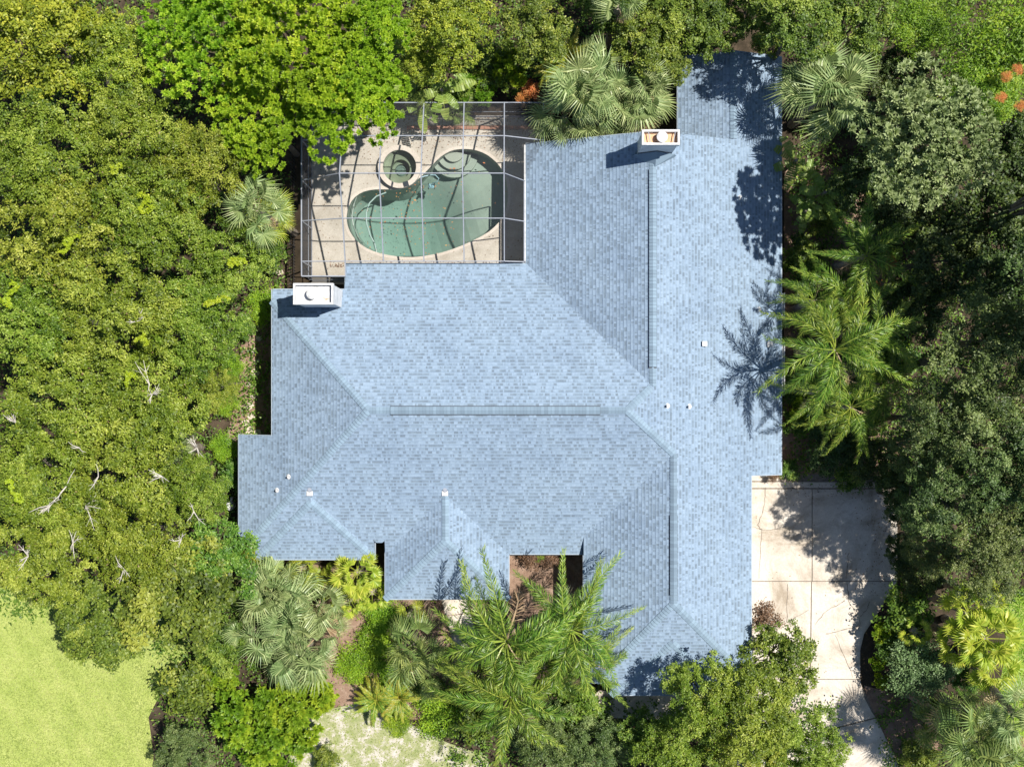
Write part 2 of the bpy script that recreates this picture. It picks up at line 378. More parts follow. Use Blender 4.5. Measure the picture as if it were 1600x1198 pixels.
# stepping stones
path = tag(empty('stepping_stone_path'), kind='structure'); rnd = random.Random(4)
for x, y, r_ in [(398,548,6),(402,565,5),(399,582,8),(391,600,5),(396,618,6),(389,634,8),(393,650,8),(384,660,7),(389,672,9),(376,678,7),(403,675,6),(412,690,7),(380,694,7),(405,528,6),(436,400,7),(437,425,7)]:
    g = MB(); c0 = P(x, y); pts = []
    for k in range(7):
        t = 2 * math.pi * k / 7 + rnd.uniform(-.25, .25); rr = r_ / 31.5 * rnd.uniform(.8, 1.15); pts.append((c0.x + rr * math.cos(t), c0.y + rr * .8 * math.sin(t)))
    g.extrude(pts, -.03, .05 + rnd.uniform(0, .02)); g.build('stepping_stone', M['stone'], path)

# ---------------------------------------------------------------- pool deck, pool, spa
copo = offset(POOL, .14)
deck = MB(); holed(deck, [(XL, YB), (XR, YB), (XR, YT), (XL, YT)], [POOL, circ((SPA_C.x, SPA_C.y), .93)], .06)
for a, b_ in (((XL, YB), (XR, YB)), ((XR, YB), (XR, YT)), ((XR, YT), (XL, YT)), ((XL, YT), (XL, YB))):
    deck.poly([(a[0], a[1], -.1), (b_[0], b_[1], -.1), (b_[0], b_[1], .06), (a[0], a[1], .06)])
tag(deck.build('pool_deck', M['pooldeck']), kind='structure')
pool = tag(empty('swimming_pool', (0, 0, 0)), 'free form kidney shaped swimming pool with green water under the screen frame', 'swimming pool')
g = MB(); n_ = len(POOL)
for i in range(n_):
    a, b_, c_, d_ = POOL[i], POOL[(i + 1) % n_], copo[(i + 1) % n_], copo[i]
    g.poly([(a[0], a[1], .075), (d_[0], d_[1], .068), (c_[0], c_[1], .068), (b_[0], b_[1], .075)])
    g.poly([(a[0], a[1], .075), (b_[0], b_[1], .075), (b_[0], b_[1], -.02), (a[0], a[1], -.02)])
g.build('coping', M['coping'], pool)
g = MB()
for i in range(n_):
    a, b_ = POOL[i], POOL[(i + 1) % n_]
    g.poly([(a[0], a[1], -.02), (b_[0], b_[1], -.02), (b_[0], b_[1], -.22), (a[0], a[1], -.22)])
g.build('waterline_tile', M['tile'], pool)
# basin: rings shrinking inward with depth that follows a deep end to the lower left
cx_, cy_ = P2(665, 320); deepc = Vector(P2(*Z1(720, 720)))
def depth(x, y):
    d = (Vector((x, y)) - deepc).length
    return -.95 - 1.75 / (1 + math.exp((d - 2.7) * 1.6))
g = MB(); rings = []
inner = []
for k, (fr, mode) in enumerate([(0, 'w'), (.0, 'b'), (.12, 'f'), (.3, 'f'), (.5, 'f'), (.7, 'f'), (.88, 'f'), (1, 'f')]):
    ring = []
    # shrink toward a spine so the kidney stays simple
    for (x, y) in POOL:
        sp = Vector(P2(*Z1(650 if Z1(0,0) is None else 640, 690))), Vector(P2(*Z1(1080, 560)))
        d = sp[1] - sp[0]; t = max(0, min(1, (Vector((x, y)) - sp[0]).dot(d) / d.length_squared)); c0 = sp[0] + d * t
        q = Vector((x, y)) * (1 - fr) + c0 * fr
        z = -.22 if mode == 'w' else depth(q.x, q.y) * (.62 if mode == 'b' and False else 1) 
        if mode == 'b': z = max(z * .85, -1.5)
        ring.append((q.x, q.y, z))
    rings.append(ring)
for ra, rb in zip(rings, rings[1:]):
    for i in range(n_):
        j = (i + 1) % n_; g.poly([ra[i], ra[j], rb[j], rb[i]])
g.build('basin', M['plaster'], pool)
# entry steps (arcs) near the head of the pool, ledge and bench on the left
def arc_step(c, r0, a0, a1, z, name='step', thick=.18, mat='plaster'):
    g = MB(); n = 18; pts = [(c.x, c.y)] + [(c.x + r0 * math.cos(a0 + (a1 - a0) * i / n), c.y + r0 * math.sin(a0 + (a1 - a0) * i / n)) for i in range(n + 1)]
    g.extrude(pts, z - thick, z); return g.build(name, M[mat], pool)
sc = P(*Z1(985, 336), 0); sc = Vector((sc.x, sc.y))
for r0, z in ((.5, -.32), (.85, -.55), (1.2, -.8)): arc_step(sc, r0, math.radians(190), math.radians(352), z, thick=.6)
lc = Vector(P2(*Z1(535, 560)))
for pth in ([(650,545),(600,565),(565,600),(550,650),(552,700),(570,760),(592,800),(603,848)],):
    g = MB(); pts = [P(*Z1(*q), -.15) for q in pth]; g.tube(pts, .035, 6); g.build('safety_rope', M['hose'], pool)
g = MB(); pts = [P(*Z1(*q), -.16) for q in [(505,560),(490,600),(478,660),(486,710),(510,770),(540,812)]]; g.tube(pts, .03, 5); g.build('bench_edge_trim', M['tile'], pool)
# water body
m, n, b = newmat('pool_water'); M['water'] = m; n.nodes.clear()
tr = N(n, 'ShaderNodeBsdfTransparent'); tr.inputs[0].default_value = lin(.9, .94, .92)
gl = N(n, 'ShaderNodeBsdfGlossy'); gl.inputs['Roughness'].default_value = .06
fz = N(n, 'ShaderNodeFresnel'); fz.inputs[0].default_value = 1.33
wn = noise(n, 2.2, 3, .5); bp = N(n, 'ShaderNodeBump'); bp.inputs['Strength'].default_value = .12; bp.inputs['Distance'].default_value = .03
n.links.new(wn.outputs[0], bp.inputs['Height']); n.links.new(bp.outputs[0], gl.inputs['Normal']); n.links.new(bp.outputs[0], fz.inputs['Normal'])
ms = N(n, 'ShaderNodeMixShader'); n.links.new(fz.outputs[0], ms.inputs[0]); n.links.new(tr.outputs[0], ms.inputs[1]); n.links.new(gl.outputs[0], ms.inputs[2])
va = N(n, 'ShaderNodeVolumeAbsorption'); va.inputs['Color'].default_value = lin(.40, .78, .76); va.inputs['Density'].default_value = .24
o_ = N(n, 'ShaderNodeOutputMaterial'); n.links.new(ms.outputs[0], o_.inputs[0]); n.links.new(va.outputs[0], o_.inputs['Volume'])
g = MB(); wp = offset(POOL, .05); holed(g, wp, [], -.06)
g2 = len(g.f)
for i in range(n_):
    a, b_ = wp[i], wp[(i + 1) % n_]
    g.poly([(b_[0], b_[1], -.06), (a[0], a[1], -.06), (a[0], a[1], -3.0), (b_[0], b_[1], -3.0)])
for f in [list(q) for q in g.f[:g2]]:
    g.poly([(g.v[i][0], g.v[i][1], -3.0) for i in reversed(f)])
g.build('water', M['water'], pool)
# spa
spa = tag(empty('hot_tub', (SPA_C.x, SPA_C.y, 0)), 'round raised spa with pale rim beside the pool', 'hot tub')
def ring(mb, r0, r1, z0, z1, n=40):
    for i in range(n):
        a = 2 * math.pi * i / n; b_ = 2 * math.pi * (i + 1) / n
        mb.poly([(r0 * math.cos(a), r0 * math.sin(a), z0), (r1 * math.cos(a), r1 * math.sin(a), z1), (r1 * math.cos(b_), r1 * math.sin(b_), z1), (r0 * math.cos(b_), r0 * math.sin(b_), z0)])
g = MB(); ring(g, SPA_R, 1.06, .40, .40); ring(g, 1.06, 1.06, .40, .34); ring(g, SPA_R, SPA_R, .28, .40); g.build('rim', M['coping'], spa)
g = MB(); ring(g, 1.04, 1.04, .34, .0); g.build('outer_wall', M['plaster'], spa)
g = MB(); ring(g, SPA_R, SPA_R, -.3, .28); ring(g, .46, SPA_R, -.2, -.2); ring(g, .46, .46, -.6, -.2); ring(g, .3, .46, -.6, -.6); g.build('bench', M['spa_plaster'], spa)
g = MB(); ring(g, .3, .3, -.75, -.55); ring(g, .0001, .3, -.75, -.75); ring(g, .18, .26, -.7, -.7); g.build('floor_well', M['tile'], spa)
m2 = M['water'].copy(); m2.name = 'spa_water'; M['water2'] = m2
g = MB(); ring(g, .0001, SPA_R - .004, .27, .27); ring(g, SPA_R - .004, SPA_R - .004, .27, -.9); ring(g, SPA_R - .004, .0001, -.9, -.9); g.build('water', m2, spa)
g = MB(); q = P(*Z1(748, 505), .41); g.bar((q.x - .12 - SPA_C.x, q.y - .02 - SPA_C.y, .425), (q.x + .13 - SPA_C.x, q.y + .05 - SPA_C.y, .425), .26, .03); g.build('spillway_tile', M['door'], spa)
# pool cleaner with hose
cl = P(*Z1(876, 515), -.9); cleaner = tag(empty('pool_cleaner', cl), 'small pale blue pool cleaner with a curled hose under water', 'pool cleaner')
g = MB(); g.box(-.13, .13, -.1, .1, 0, .12); g.box(-.08, .08, -.06, .06, .12, .2); g.build('body', M['blue_plastic'], cleaner)
for sx in (-1, 1):
    g = MB(); g.tube([(sx * .13, -.1, .07), (sx * .17, -.1, .07)], .07, 10); g.tube([(sx * .13, .08, .07), (sx * .17, .08, .07)], .07, 10); g.build('wheel', M['dark_metal'], cleaner)
g = MB(); g.tube([(.0, 0, .2), (.1, .1, .4), (.3, .1, .6), (.42, .25, .72), (.25, .42, .78), (0, .42, .8), (-.3, .35, .84), (-.7, .2, .86)], .025, 6); g.build('hose', M['blue_plastic'], cleaner)
# floating leaves, small planter strip
rnd = random.Random(11); g = MB()
def inside(poly, x, y):
    c_ = False; j = len(poly) - 1
    for i in range(len(poly)):
        if (poly[i][1] > y) != (poly[j][1] > y) and x < (poly[j][0] - poly[i][0]) * (y - poly[i][1]) / (poly[j][1] - poly[i][1]) + poly[i][0]: c_ = not c_
        j = i
    return c_
k = 0
while k < 190:
    x, y = rnd.uniform(-9, 1), rnd.uniform(5.8, 11)
    if not inside(POOL, x, y): continue
    if rnd.random() > .15 + math.exp(-((x + 4.8) ** 2 + (y - 7.8) ** 2) / 5): continue
    a = rnd.uniform(0, 6.28); l = rnd.uniform(.02, .05) * (1.7 if rnd.random() < .08 else 1); d = Vector((math.cos(a), math.sin(a))) * l; e = Vector((-d.y, d.x)) * .5
    g.poly([(x - d.x, y - d.y, -.05), (x + e.x, y + e.y, -.05), (x + d.x, y + d.y, -.048), (x - e.x, y - e.y, -.05)], rnd.random()); k += 1
tag(g.build('floating_leaves', LEAF['orange']), 'fallen orange leaves floating on the pool water', kind='stuff')
g = MB()
for k in range(2600):
    edge = rnd.random()
    if edge < .35: x, y = rnd.uniform(-9, .6), 5.75 + abs(rnd.gauss(0, .12))
    elif edge < .8: x, y = rnd.uniform(-8, 1.4), 13.2 - abs(rnd.gauss(0, 1.0))
    else: x, y = rnd.uniform(-9.8, 1.4), rnd.uniform(5, 13.2)
    if inside(copo, x, y) or (Vector((x, y)) - SPA_C.xy).length < 1.08: continue
    a = rnd.uniform(0, 6.28); l = rnd.uniform(.02, .05); d = Vector((math.cos(a), math.sin(a))) * l; e = Vector((-d.y, d.x)) * .5; z = .07 + rnd.uniform(0, .01)
    g.poly([(x - d.x, y - d.y, z), (x + e.x, y + e.y, z), (x + d.x, y + d.y, z + .01), (x - e.x, y - e.y, z)], rnd.random())
tag(g.build('leaf_litter', LEAF['red']), 'brown fallen leaves scattered on the pool deck', kind='stuff')
pb = tag(empty('planter_edging', (0, 0, 0)), 'low brick edging at the far end of the pool deck', 'edging')
x = -5.2
while x < 1.3:
    g = MB(); g.box(x, x + .28, 12.55, 12.72, .06, .14 + rnd.uniform(0, .01)); g.build('brick', M['brick'], pb); x += .295

# ---------------------------------------------------------------- screen enclosure
cage = tag(empty('pool_cage', (0, 0, 0)), 'grey aluminium framed screen enclosure over the pool', 'screen enclosure')
m = bpy.data.materials.new('insect_screen'); m.use_nodes = True; n = m.node_tree; n.nodes.clear(); M['screen'] = m
lw = N(n, 'ShaderNodeLayerWeight'); lw.inputs[0].default_value = .5
rr = ramp(n, [(0, lin(.10, .10, .10)), (.6, lin(.20, .2, .2)), (.8, lin(.6, .6, .6)), (1, lin(.75, .75, .75))], lw.outputs['Facing'])
tr = N(n, 'ShaderNodeBsdfTransparent'); df = N(n, 'ShaderNodeBsdfDiffuse'); df.inputs[0].default_value = lin(.10, .10, .105)
ms = N(n, 'ShaderNodeMixShader'); n.links.new(rr.outputs[0], ms.inputs[0]); n.links.new(tr.outputs[0], ms.inputs[1]); n.links.new(df.outputs[0], ms.inputs[2])
oo = N(n, 'ShaderNodeOutputMaterial'); n.links.new(ms.outputs[0], oo.inputs[0])
cx = [-9.9, -7.84, -6.04, -4.14, -2.25, -.36, .58]
cyz = [(5.74, 2.8), (7.64, 3.6), (9.55, 4.5), (11.43, 3.7), (13.2, 2.75)]
def cpt(i, j):
    y, z = cyz[j]; x = cx[i]
    if i == 0: z = 2.75
    if i == 6:
        z = 2.58
        if j >= 3: x = 1.48; z = 2.75
    return Vector((x, y, z))
def cbar(a, b_, wd=.06, ht=.1, name='beam'):
    wd *= .8
    g = MB(); g.bar(a, b_, wd, ht); return g.build(name, M['grey_metal'], cage)
def panel(pts):
    g = MB(); c0 = sum((Vector(p) for p in pts), Vector()) / len(pts)
    g.poly([c0 + (Vector(p) - c0) * .985 for p in pts]); g.build('screen_panel', M['screen'], cage)
for j in range(5):
    for i in range(6): cbar(cpt(i, j), cpt(i + 1, j), .05, .09)
for i in range(7):
    for j in range(4):
        if i == 6 and j == 2: continue
        cbar(cpt(i, j) + Vector((0, 0, .006)), cpt(i, j + 1) + Vector((0, 0, .006)), .062, .1)
for i in range(6):
    for j in range(4): panel([cpt(i, j), cpt(i + 1, j), cpt(i + 1, j + 1), cpt(i, j + 1)])
# little flat bay behind the near chimney
q = [Vector((-9.9, 5.05, 2.72)), Vector((-7.84, 5.05, 2.72))]
cbar(q[0], q[1], .07, .09); cbar(q[0], cpt(0, 0)); cbar(q[1], cpt(1, 0)); panel([q[0], q[1], cpt(1, 0), cpt(0, 0)])
def wallrun(pts, rail=True):
    for a in pts:
        cbar(Vector((a.x, a.y, .06)), a - Vector((0, 0, .05)), .06, .06, 'post')
    for a, b_ in zip(pts, pts[1:]):
        a0 = Vector((a.x, a.y, .09)); b0 = Vector((b_.x, b_.y, .09))
        cbar(a0, b0, .05, .05, 'rail'); a1 = Vector((a.x, a.y, 1.0)); b1 = Vector((b_.x, b_.y, 1.0)); cbar(a1, b1, .04, .05, 'rail')
        panel([a0, b0, Vector(b_), Vector(a)])
wallrun([q[0]] + [cpt(0, j) for j in range(5)])
wallrun([cpt(i, 4) for i in range(7)])
wallrun([q[0], q[1]]); wallrun([cpt(6, 3), cpt(6, 4)])

# ---------------------------------------------------------------- house roof
class Pl:                                   # z = a x + b y + c
    def __init__(s, a, b_, c_): s.a, s.b, s.c = a, b_, c_
    def z(s, x, y): return s.a * x + s.b * y + s.c
def plW(x0, z0, m): return Pl(m, 0, z0 - m * x0)
def plE(x0, z0, m): return Pl(-m, 0, z0 + m * x0)
def plS(y0, z0, m): return Pl(0, m, z0 - m * y0)
def plN(y0, z0, m): return Pl(0, -m, z0 + m * y0)
E = plE(12.76, 2.4, .405)
def rect(x0, x1, y0, y1): return [(x0, y0), (x1, y0), (x1, y1), (x0, y1)]
mW, mN, mS = plW(-12.94, 2.4, .474), plN(5.67, 2.4, .45), plS(-8.07, 2.4, .45)
NOTX0, NOTX1, NOTY = -6.5, -6.0, -7.5
bodies = {
 'M': dict(pl=[mW, mN, mS, E], fp=[rect(-12.94, -11.19, -7.45, -2.44), rect(-11.19, -7.85, -7.45, 4.40), rect(-7.85, NOTX0, -7.45, 5.67),
        rect(-12.1, NOTX0, -8.07, -7.45), [(NOTX0, NOTY + .1), (NOTX0 + .12, NOTY), (NOTX1 - .12, NOTY), (NOTX1, NOTY + .1), (NOTX1, 5.67), (NOTX0, 5.67)],
        rect(NOTX1, 11.2, -8.07, 5.67), rect(11.2, 12.76, -4.3, 5.67)]),
 'N': dict(pl=[plW(.67, 2.4, .4586), E], fp=[rect(.67, 12.76, -.6, 11.34)]),
 'X': dict(pl=[plW(7.85, 2.4, .406), E], fp=[rect(7.85, 12.76, 11.34, 15.45)]),
 'G': dict(pl=[plW(3.37, 2.79, .455), plS(-14.0, 3.03, .39), E], fp=[rect(3.37, 11.2, -14.0, -3.0)]),
 'H': dict(pl=[plW(4.68, 2.7, .45), plE(10.12, 2.7, .45), plS(-14.66, 2.7, .45)], fp=[rect(4.68, 10.12, -14.66, -11.2)]),
 'E': dict(pl=[plW(-6.0, 2.4, .45), plE(-.15, 2.4, .45), plS(-10.2, 2.4, .45)], fp=[rect(-6.0, -.15, -10.2, -4.6)]),
 'S': dict(pl=[plW(-12.12, 2.42, .45), plE(-6.5, 2.42, .45), plS(-8.32, 2.42, .45)], fp=[rect(-12.12, -6.5, -8.32, -4.9)]),
}
def body_z(k, x, y):
    for fp in bodies[k]['fp']:
        xs = [p[0] for p in fp]; ys = [p[1] for p in fp]
        if min(xs) - 1e-6 <= x <= max(xs) + 1e-6 and min(ys) - 1e-6 <= y <= max(ys) + 1e-6:
            return min(p.z(x, y) for p in bodies[k]['pl'])
    return -1e9
def roof_z(x, y, skip=None): return max(body_z(k, x, y) for k in bodies if k != skip)
house = tag(empty('house', (0, 0, 0)), 'sprawling single storey house with a light blue shingle hip roof', 'house')
PITCH = .152
def shingles(pl, polys, me_k, seed, parent):
    g = MB(); s = math.hypot(pl.a, pl.b); gx, gy = -pl.a / s, -pl.b / s; ux, uy = -gy, gx
    ts = [p[0] * gx + p[1] * gy for q in polys for p in q]; us = [p[0] * ux + p[1] * uy for q in polys for p in q]
    t0, t1, u0, u1 = min(ts), max(ts), min(us), max(us)
    tend = t1
    nrow = int((t1 - t0) / PITCH) + 2
    for r_ in range(nrow):
        tb = tend - r_ * PITCH; ta = tb - PITCH; rnd = random.Random(seed * 1000 + r_)
        u = u0 - rnd.uniform(0, .4)
        prev = .8
        while u < u1:
            L = rnd.choice([.05, .07, .09, .11, .14, .18]); 
            lo = rnd.random()
            tone = (rnd.uniform(.05, .4) if lo < .36 else rnd.uniform(.4, .7) if lo < .66 else rnd.uniform(.7, .95))
            lift = .005 if tone > .5 else 0
            ua, ub = u, u + L; u = ub
            q0 = [(gx * t + ux * v, gy * t + uy * v) for t, v in ((ta, ua), (tb, ua), (tb, ub), (ta, ub))]
            for fp in polys:
                q = q0; m_ = len(fp); ar = sum(fp[i][0] * fp[(i + 1) % m_][1] - fp[(i + 1) % m_][0] * fp[i][1] for i in range(m_))
                for i in range(m_):
                    a = fp[i]; b_ = fp[(i + 1) % m_]; nx, ny = -(b_[1] - a[1]), (b_[0] - a[0])
                    if ar < 0: nx, ny = -nx, -ny
                    q = clip(q, nx, ny, -(nx * a[0] + ny * a[1]))
                    if len(q) < 3: break
                if len(q) < 3: continue
                if me_k is not None and all(roof_z(x, y, me_k) > pl.z(x, y) + .03 for x, y in q): continue
                top = []; tcs = []
                for x, y in q:
                    fr = ((x * gx + y * gy) - ta) / PITCH
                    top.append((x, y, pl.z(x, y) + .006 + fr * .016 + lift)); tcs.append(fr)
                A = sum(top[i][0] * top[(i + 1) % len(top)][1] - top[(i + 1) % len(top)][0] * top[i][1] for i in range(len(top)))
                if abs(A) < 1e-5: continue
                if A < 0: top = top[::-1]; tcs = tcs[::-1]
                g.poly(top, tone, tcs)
                for i in range(len(top)):
                    j = (i + 1) % len(top)
                    if tcs[i] > .99 and tcs[j] > .99:
                        a, b_ = top[i], top[j]
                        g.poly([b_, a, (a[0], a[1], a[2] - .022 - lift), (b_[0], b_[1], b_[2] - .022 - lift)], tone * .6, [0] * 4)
    o = g.build('shingles', M['shingle'], parent); o['kind'] = 'stuff'; return o
def face_polys(k, pi):
    B = bodies[k]; out = []
    for fp in B['fp']:
        q = fp
        for oj, op in enumerate(B['pl']):
            if oj == pi: continue
            p = B['pl'][pi]
            q = clip(q, op.a - p.a, op.b - p.b, op.c - p.c)
            if len(q) < 3: break
        if len(q) >= 3: out.append(q)
    return out
def deck_mesh(pl, polys, name='roof_slope', drop=.0):
    g = MB()
    for q in polys:
        A = sum(q[i][0] * q[(i + 1) % len(q)][1] - q[(i + 1) % len(q)][0] * q[i][1] for i in range(len(q)))
        if A < 0: q = q[::-1]
        g.poly([(x, y, pl.z(x, y) - .004 - drop) for x, y in q]); g.poly([(x, y, pl.z(x, y) - .12 - drop) for x, y in q[::-1]])
        for i in range(len(q)):
            a, b_ = q[i], q[(i + 1) % len(q)]
            g.poly([(a[0], a[1], pl.z(*a) - .12 - drop), (b_[0], b_[1], pl.z(*b_) - .12 - drop), (b_[0], b_[1], pl.z(*b_) - .004 - drop), (a[0], a[1], pl.z(*a) - .004 - drop)])
    return g.build(name, M['deck_wood'], house)
seed = 1
for bk, B in bodies.items():
    for pi, pl in enumerate(B['pl']):
        if pl is E: continue
        polys = face_polys(bk, pi)
        if not polys: continue
        sl_ = deck_mesh(pl, polys); shingles(pl, polys, bk, seed, sl_); seed += 1
# the long east slope shared by the main roof and both wings
NR, GR = 6.34, 7.37                                      # ridge lines of the north wing and the garage wing
NR = (.405 * 12.76 + .4586 * .67) / (.405 + .4586)
GR = (2.4 + .405 * 12.76 - 2.79 + .455 * 3.37) / (.405 + .455)
XRg = (.405 * 12.76 + .406 * 7.85) / .811
zE = lambda x: E.z(x, 0)
zridge = 2.4 + .45 * 6.87; ME = 12.76 - (zridge - 2.4) / .405      # east end of the main ridge
yNR = 5.67 - (zE(NR) - 2.4) / .45
yGR = -8.07 + (zE(GR) - 2.4) / .45
gS = bodies['G']['pl'][1]; yGS = (zE(GR) - gS.c) / gS.b; yGE = (zE(11.2) - gS.c) / gS.b
Epolys = [rect(XRg, 12.76, 11.34, 15.45), [(NR, yNR), (12.76, yNR), (12.76, 11.34), (NR, 11.34)],
          [(ME, -1.2), (12.76, -1.2), (12.76, yNR), (NR, yNR)], [(GR, yGR), (12.76, yGR), (12.76, -1.2), (ME, -1.2)],
          [(GR, -4.3), (12.76, -4.3), (12.76, yGR), (GR, yGR)], [(GR, yGS), (11.2, yGS), (11.2, -4.3), (GR, -4.3)], [(GR, yGS), (11.2, yGE), (11.2, yGS)]]
sl_ = deck_mesh(E, Epolys); shingles(E, Epolys, None, 77, sl_)

# ridge and hip caps
def plane_n(p): return Vector((-p.a, -p.b, 1)).normalized()
caps_left = [290]; rest = MB()
def caps(p0, p1, A, B, always=True, pitch=.155, wid=.17, lift=.03):
    p0 = Vector(p0); p1 = Vector(p1); d = (p1 - p0); L = d.length; d.normalize()
    wa = plane_n(A).cross(d); wb = plane_n(B).cross(d)
    if wa.z > 0: wa = -wa
    if wb.z > 0: wb = -wb
    up = Vector((0, 0, 1))
    rc = random.Random(int(abs(p0.x * 100 + p0.y * 37)))
    def cap(mb, o):
        tn = rc.random()
        a0 = o + up * (lift + .012); a1 = o + d * pitch * 1.25 + up * lift
        a0 = o + up * lift; 
        L0, L1 = a0 + wa * wid, a1 + wa * wid; R0, R1 = a0 + wb * wid, a1 + wb * wid
        # o is the upper end; the lower end sits on top of the next piece down
        b0 = a0; b1 = a1 + up * .026; L1 = L1 + up * .026; R1 = R1 + up * .026
        mb.poly([b0, L0, L1, b1], tn); mb.poly([b0, b1, R1, R0], tn)
        mb.poly([L1 + d * .012, L1 - up * .03, b1 - up * .03, b1 + d * .012], 0); mb.poly([b1 + d * .012, b1 - up * .03, R1 - up * .03, R1 + d * .012], 0); mb.poly([b1, L1, L1 + d * .012, b1 + d * .012], -2.0); mb.poly([b1, b1 + d * .012, R1 + d * .012, R1], -2.0)  # butt and lip in the darkest tone: seam shade painted in
        mb.poly([L0, L0 - up * .02, L1 - up * .03, L1]); mb.poly([R1, R1 - up * .03, R0 - up * .02, R0])
    n = int(L / pitch); me = None
    for k in range(n):
        o = p0 + d * (k * pitch)
        if caps_left[0] > 0 and always:
            if me is None:
                g = MB(); cap(g, Vector((0, 0, 0))); me = g.mesh('ridge_cap'); me.materials.append(M['cap'])
            q = link('ridge_cap', me, None, house); q.location = o; caps_left[0] -= 1
        else: cap(rest, o)
def vent(p0, p1, w_=.3):
    g = MB(); a = Vector(p0) + Vector((0, 0, -.055)); b_ = Vector(p1) + Vector((0, 0, -.055)); g.bar(a, b_, w_, .10); g.build('ridge_vent', M['dark_metal'], house)
def p3(x, y, z): return (x, y, z)
Wr = -12.94 + (zridge - 2.4) / .474                           # west end of the main ridge
# main ridge with vent
V0, V1 = P(610, 640, zridge).x, P(938, 640, zridge).x
vent((V0, -1.2, zridge), (V1, -1.2, zridge), .40)
caps((V0, -1.2, zridge + .03), (V1, -1.2, zridge + .03), mN, mS, wid=.19, lift=.05)
caps((Wr, -1.2, zridge), (V0, -1.2, zridge), mN, mS); caps((V1, -1.2, zridge), (ME, -1.2, zridge), mN, mS)
# north wing ridge with vent
zn = zE(NR); a_, b_ = P(1020, 265, zn).y, P(1020, 575, zn).y; nW = bodies['N']['pl'][0]
vent((NR, a_, zn), (NR, b_, zn), .36); caps((NR, a_, zn + .03), (NR, b_, zn + .03), nW, E, wid=.18, lift=.05)
caps((NR, b_, zn), (NR, yNR, zn), nW, E); caps((NR, 10.3, zn), (NR, a_, zn), nW, E)
# garage ridge with vent
zg = zE(GR); a_, b_ = P(1055, 805, zg).y, P(1055, 930, zg).y; gW = bodies['G']['pl'][0]
vent((GR, a_, zg), (GR, b_, zg), .36); caps((GR, a_, zg + .03), (GR, b_, zg + .03), gW, E, wid=.18, lift=.05)
caps((GR, yGR, zg), (GR, a_, zg), gW, E); caps((GR, b_, zg), (GR, yGS, zg), gW, E)
# hips
caps((ME, -1.2, zridge), (NR, yNR, zn), mN, E); caps((ME, -1.2, zridge), (GR, yGR, zg), mS, E)
caps((GR, yGS, zg), (11.2, yGE, zE(11.2)), gS, E)
xw = 3.37 + (gS.z(0, -14) - 2.79) / .455
caps((GR, yGS, zg), (xw, -14.0, gS.z(0, -14)), gS, gW)
def solve_hip(x): # on mW & mN
    z = mW.z(x, 0); return (x, 5.67 - (z - 2.4) / .45, z)
xh = -12.94 + (mN.z(0, 4.40) - 2.4) / .474
caps((Wr, -1.2, zridge), solve_hip(max(xh, -11.19)), mW, mN)
xs_ = -12.94 + (mS.z(0, -7.45) - 2.4) / .474
caps((Wr, -1.2, zridge), (xs_, -7.45, mS.z(0, -7.45)), mW, mS)
sb = bodies['S']['pl']; cxS = (-12.12 - 6.5) / 2; zS = 2.42 + .45 * (cxS + 12.12); ySa = -8.32 + (cxS + 12.12)
caps((cxS, ySa, zS), (-12.12, -8.32, 2.42), sb[0], sb[2], False); caps((cxS, ySa, zS), (-6.5, -8.32, 2.42), sb[1], sb[2], False)
eb = bodies['E']['pl']; cxE = (-6.0 - .15) / 2; zEe = 2.4 + .45 * (cxE + 6.0); yEa = -10.2 + (cxE + 6.0)
caps((cxE, -8.07 + (zEe - 2.4) / .45, zEe), (cxE, yEa, zEe), eb[0], eb[1], False)
caps((cxE, yEa, zEe), (-6.0, -10.2, 2.4), eb[0], eb[2], False); caps((cxE, yEa, zEe), (-.15, -10.2, 2.4), eb[1], eb[2], False)
hb = bodies['H']['pl']; cxH = (4.68 + 10.12) / 2; zH = 2.7 + .45 * (cxH - 4.68); yHa = -14.66 + (cxH - 4.68)
caps((cxH, yHa, zH), (4.68, -14.66, 2.7), hb[0], hb[2], False); caps((cxH, yHa, zH), (10.12, -14.66, 2.7), hb[1], hb[2], False)
caps((XRg, 15.45, zE(XRg)), (XRg, 11.36, zE(XRg)), bodies['X']['pl'][0], E, False)
o = rest.build('ridge_caps', M['cap'], house); o['kind'] = 'stuff'

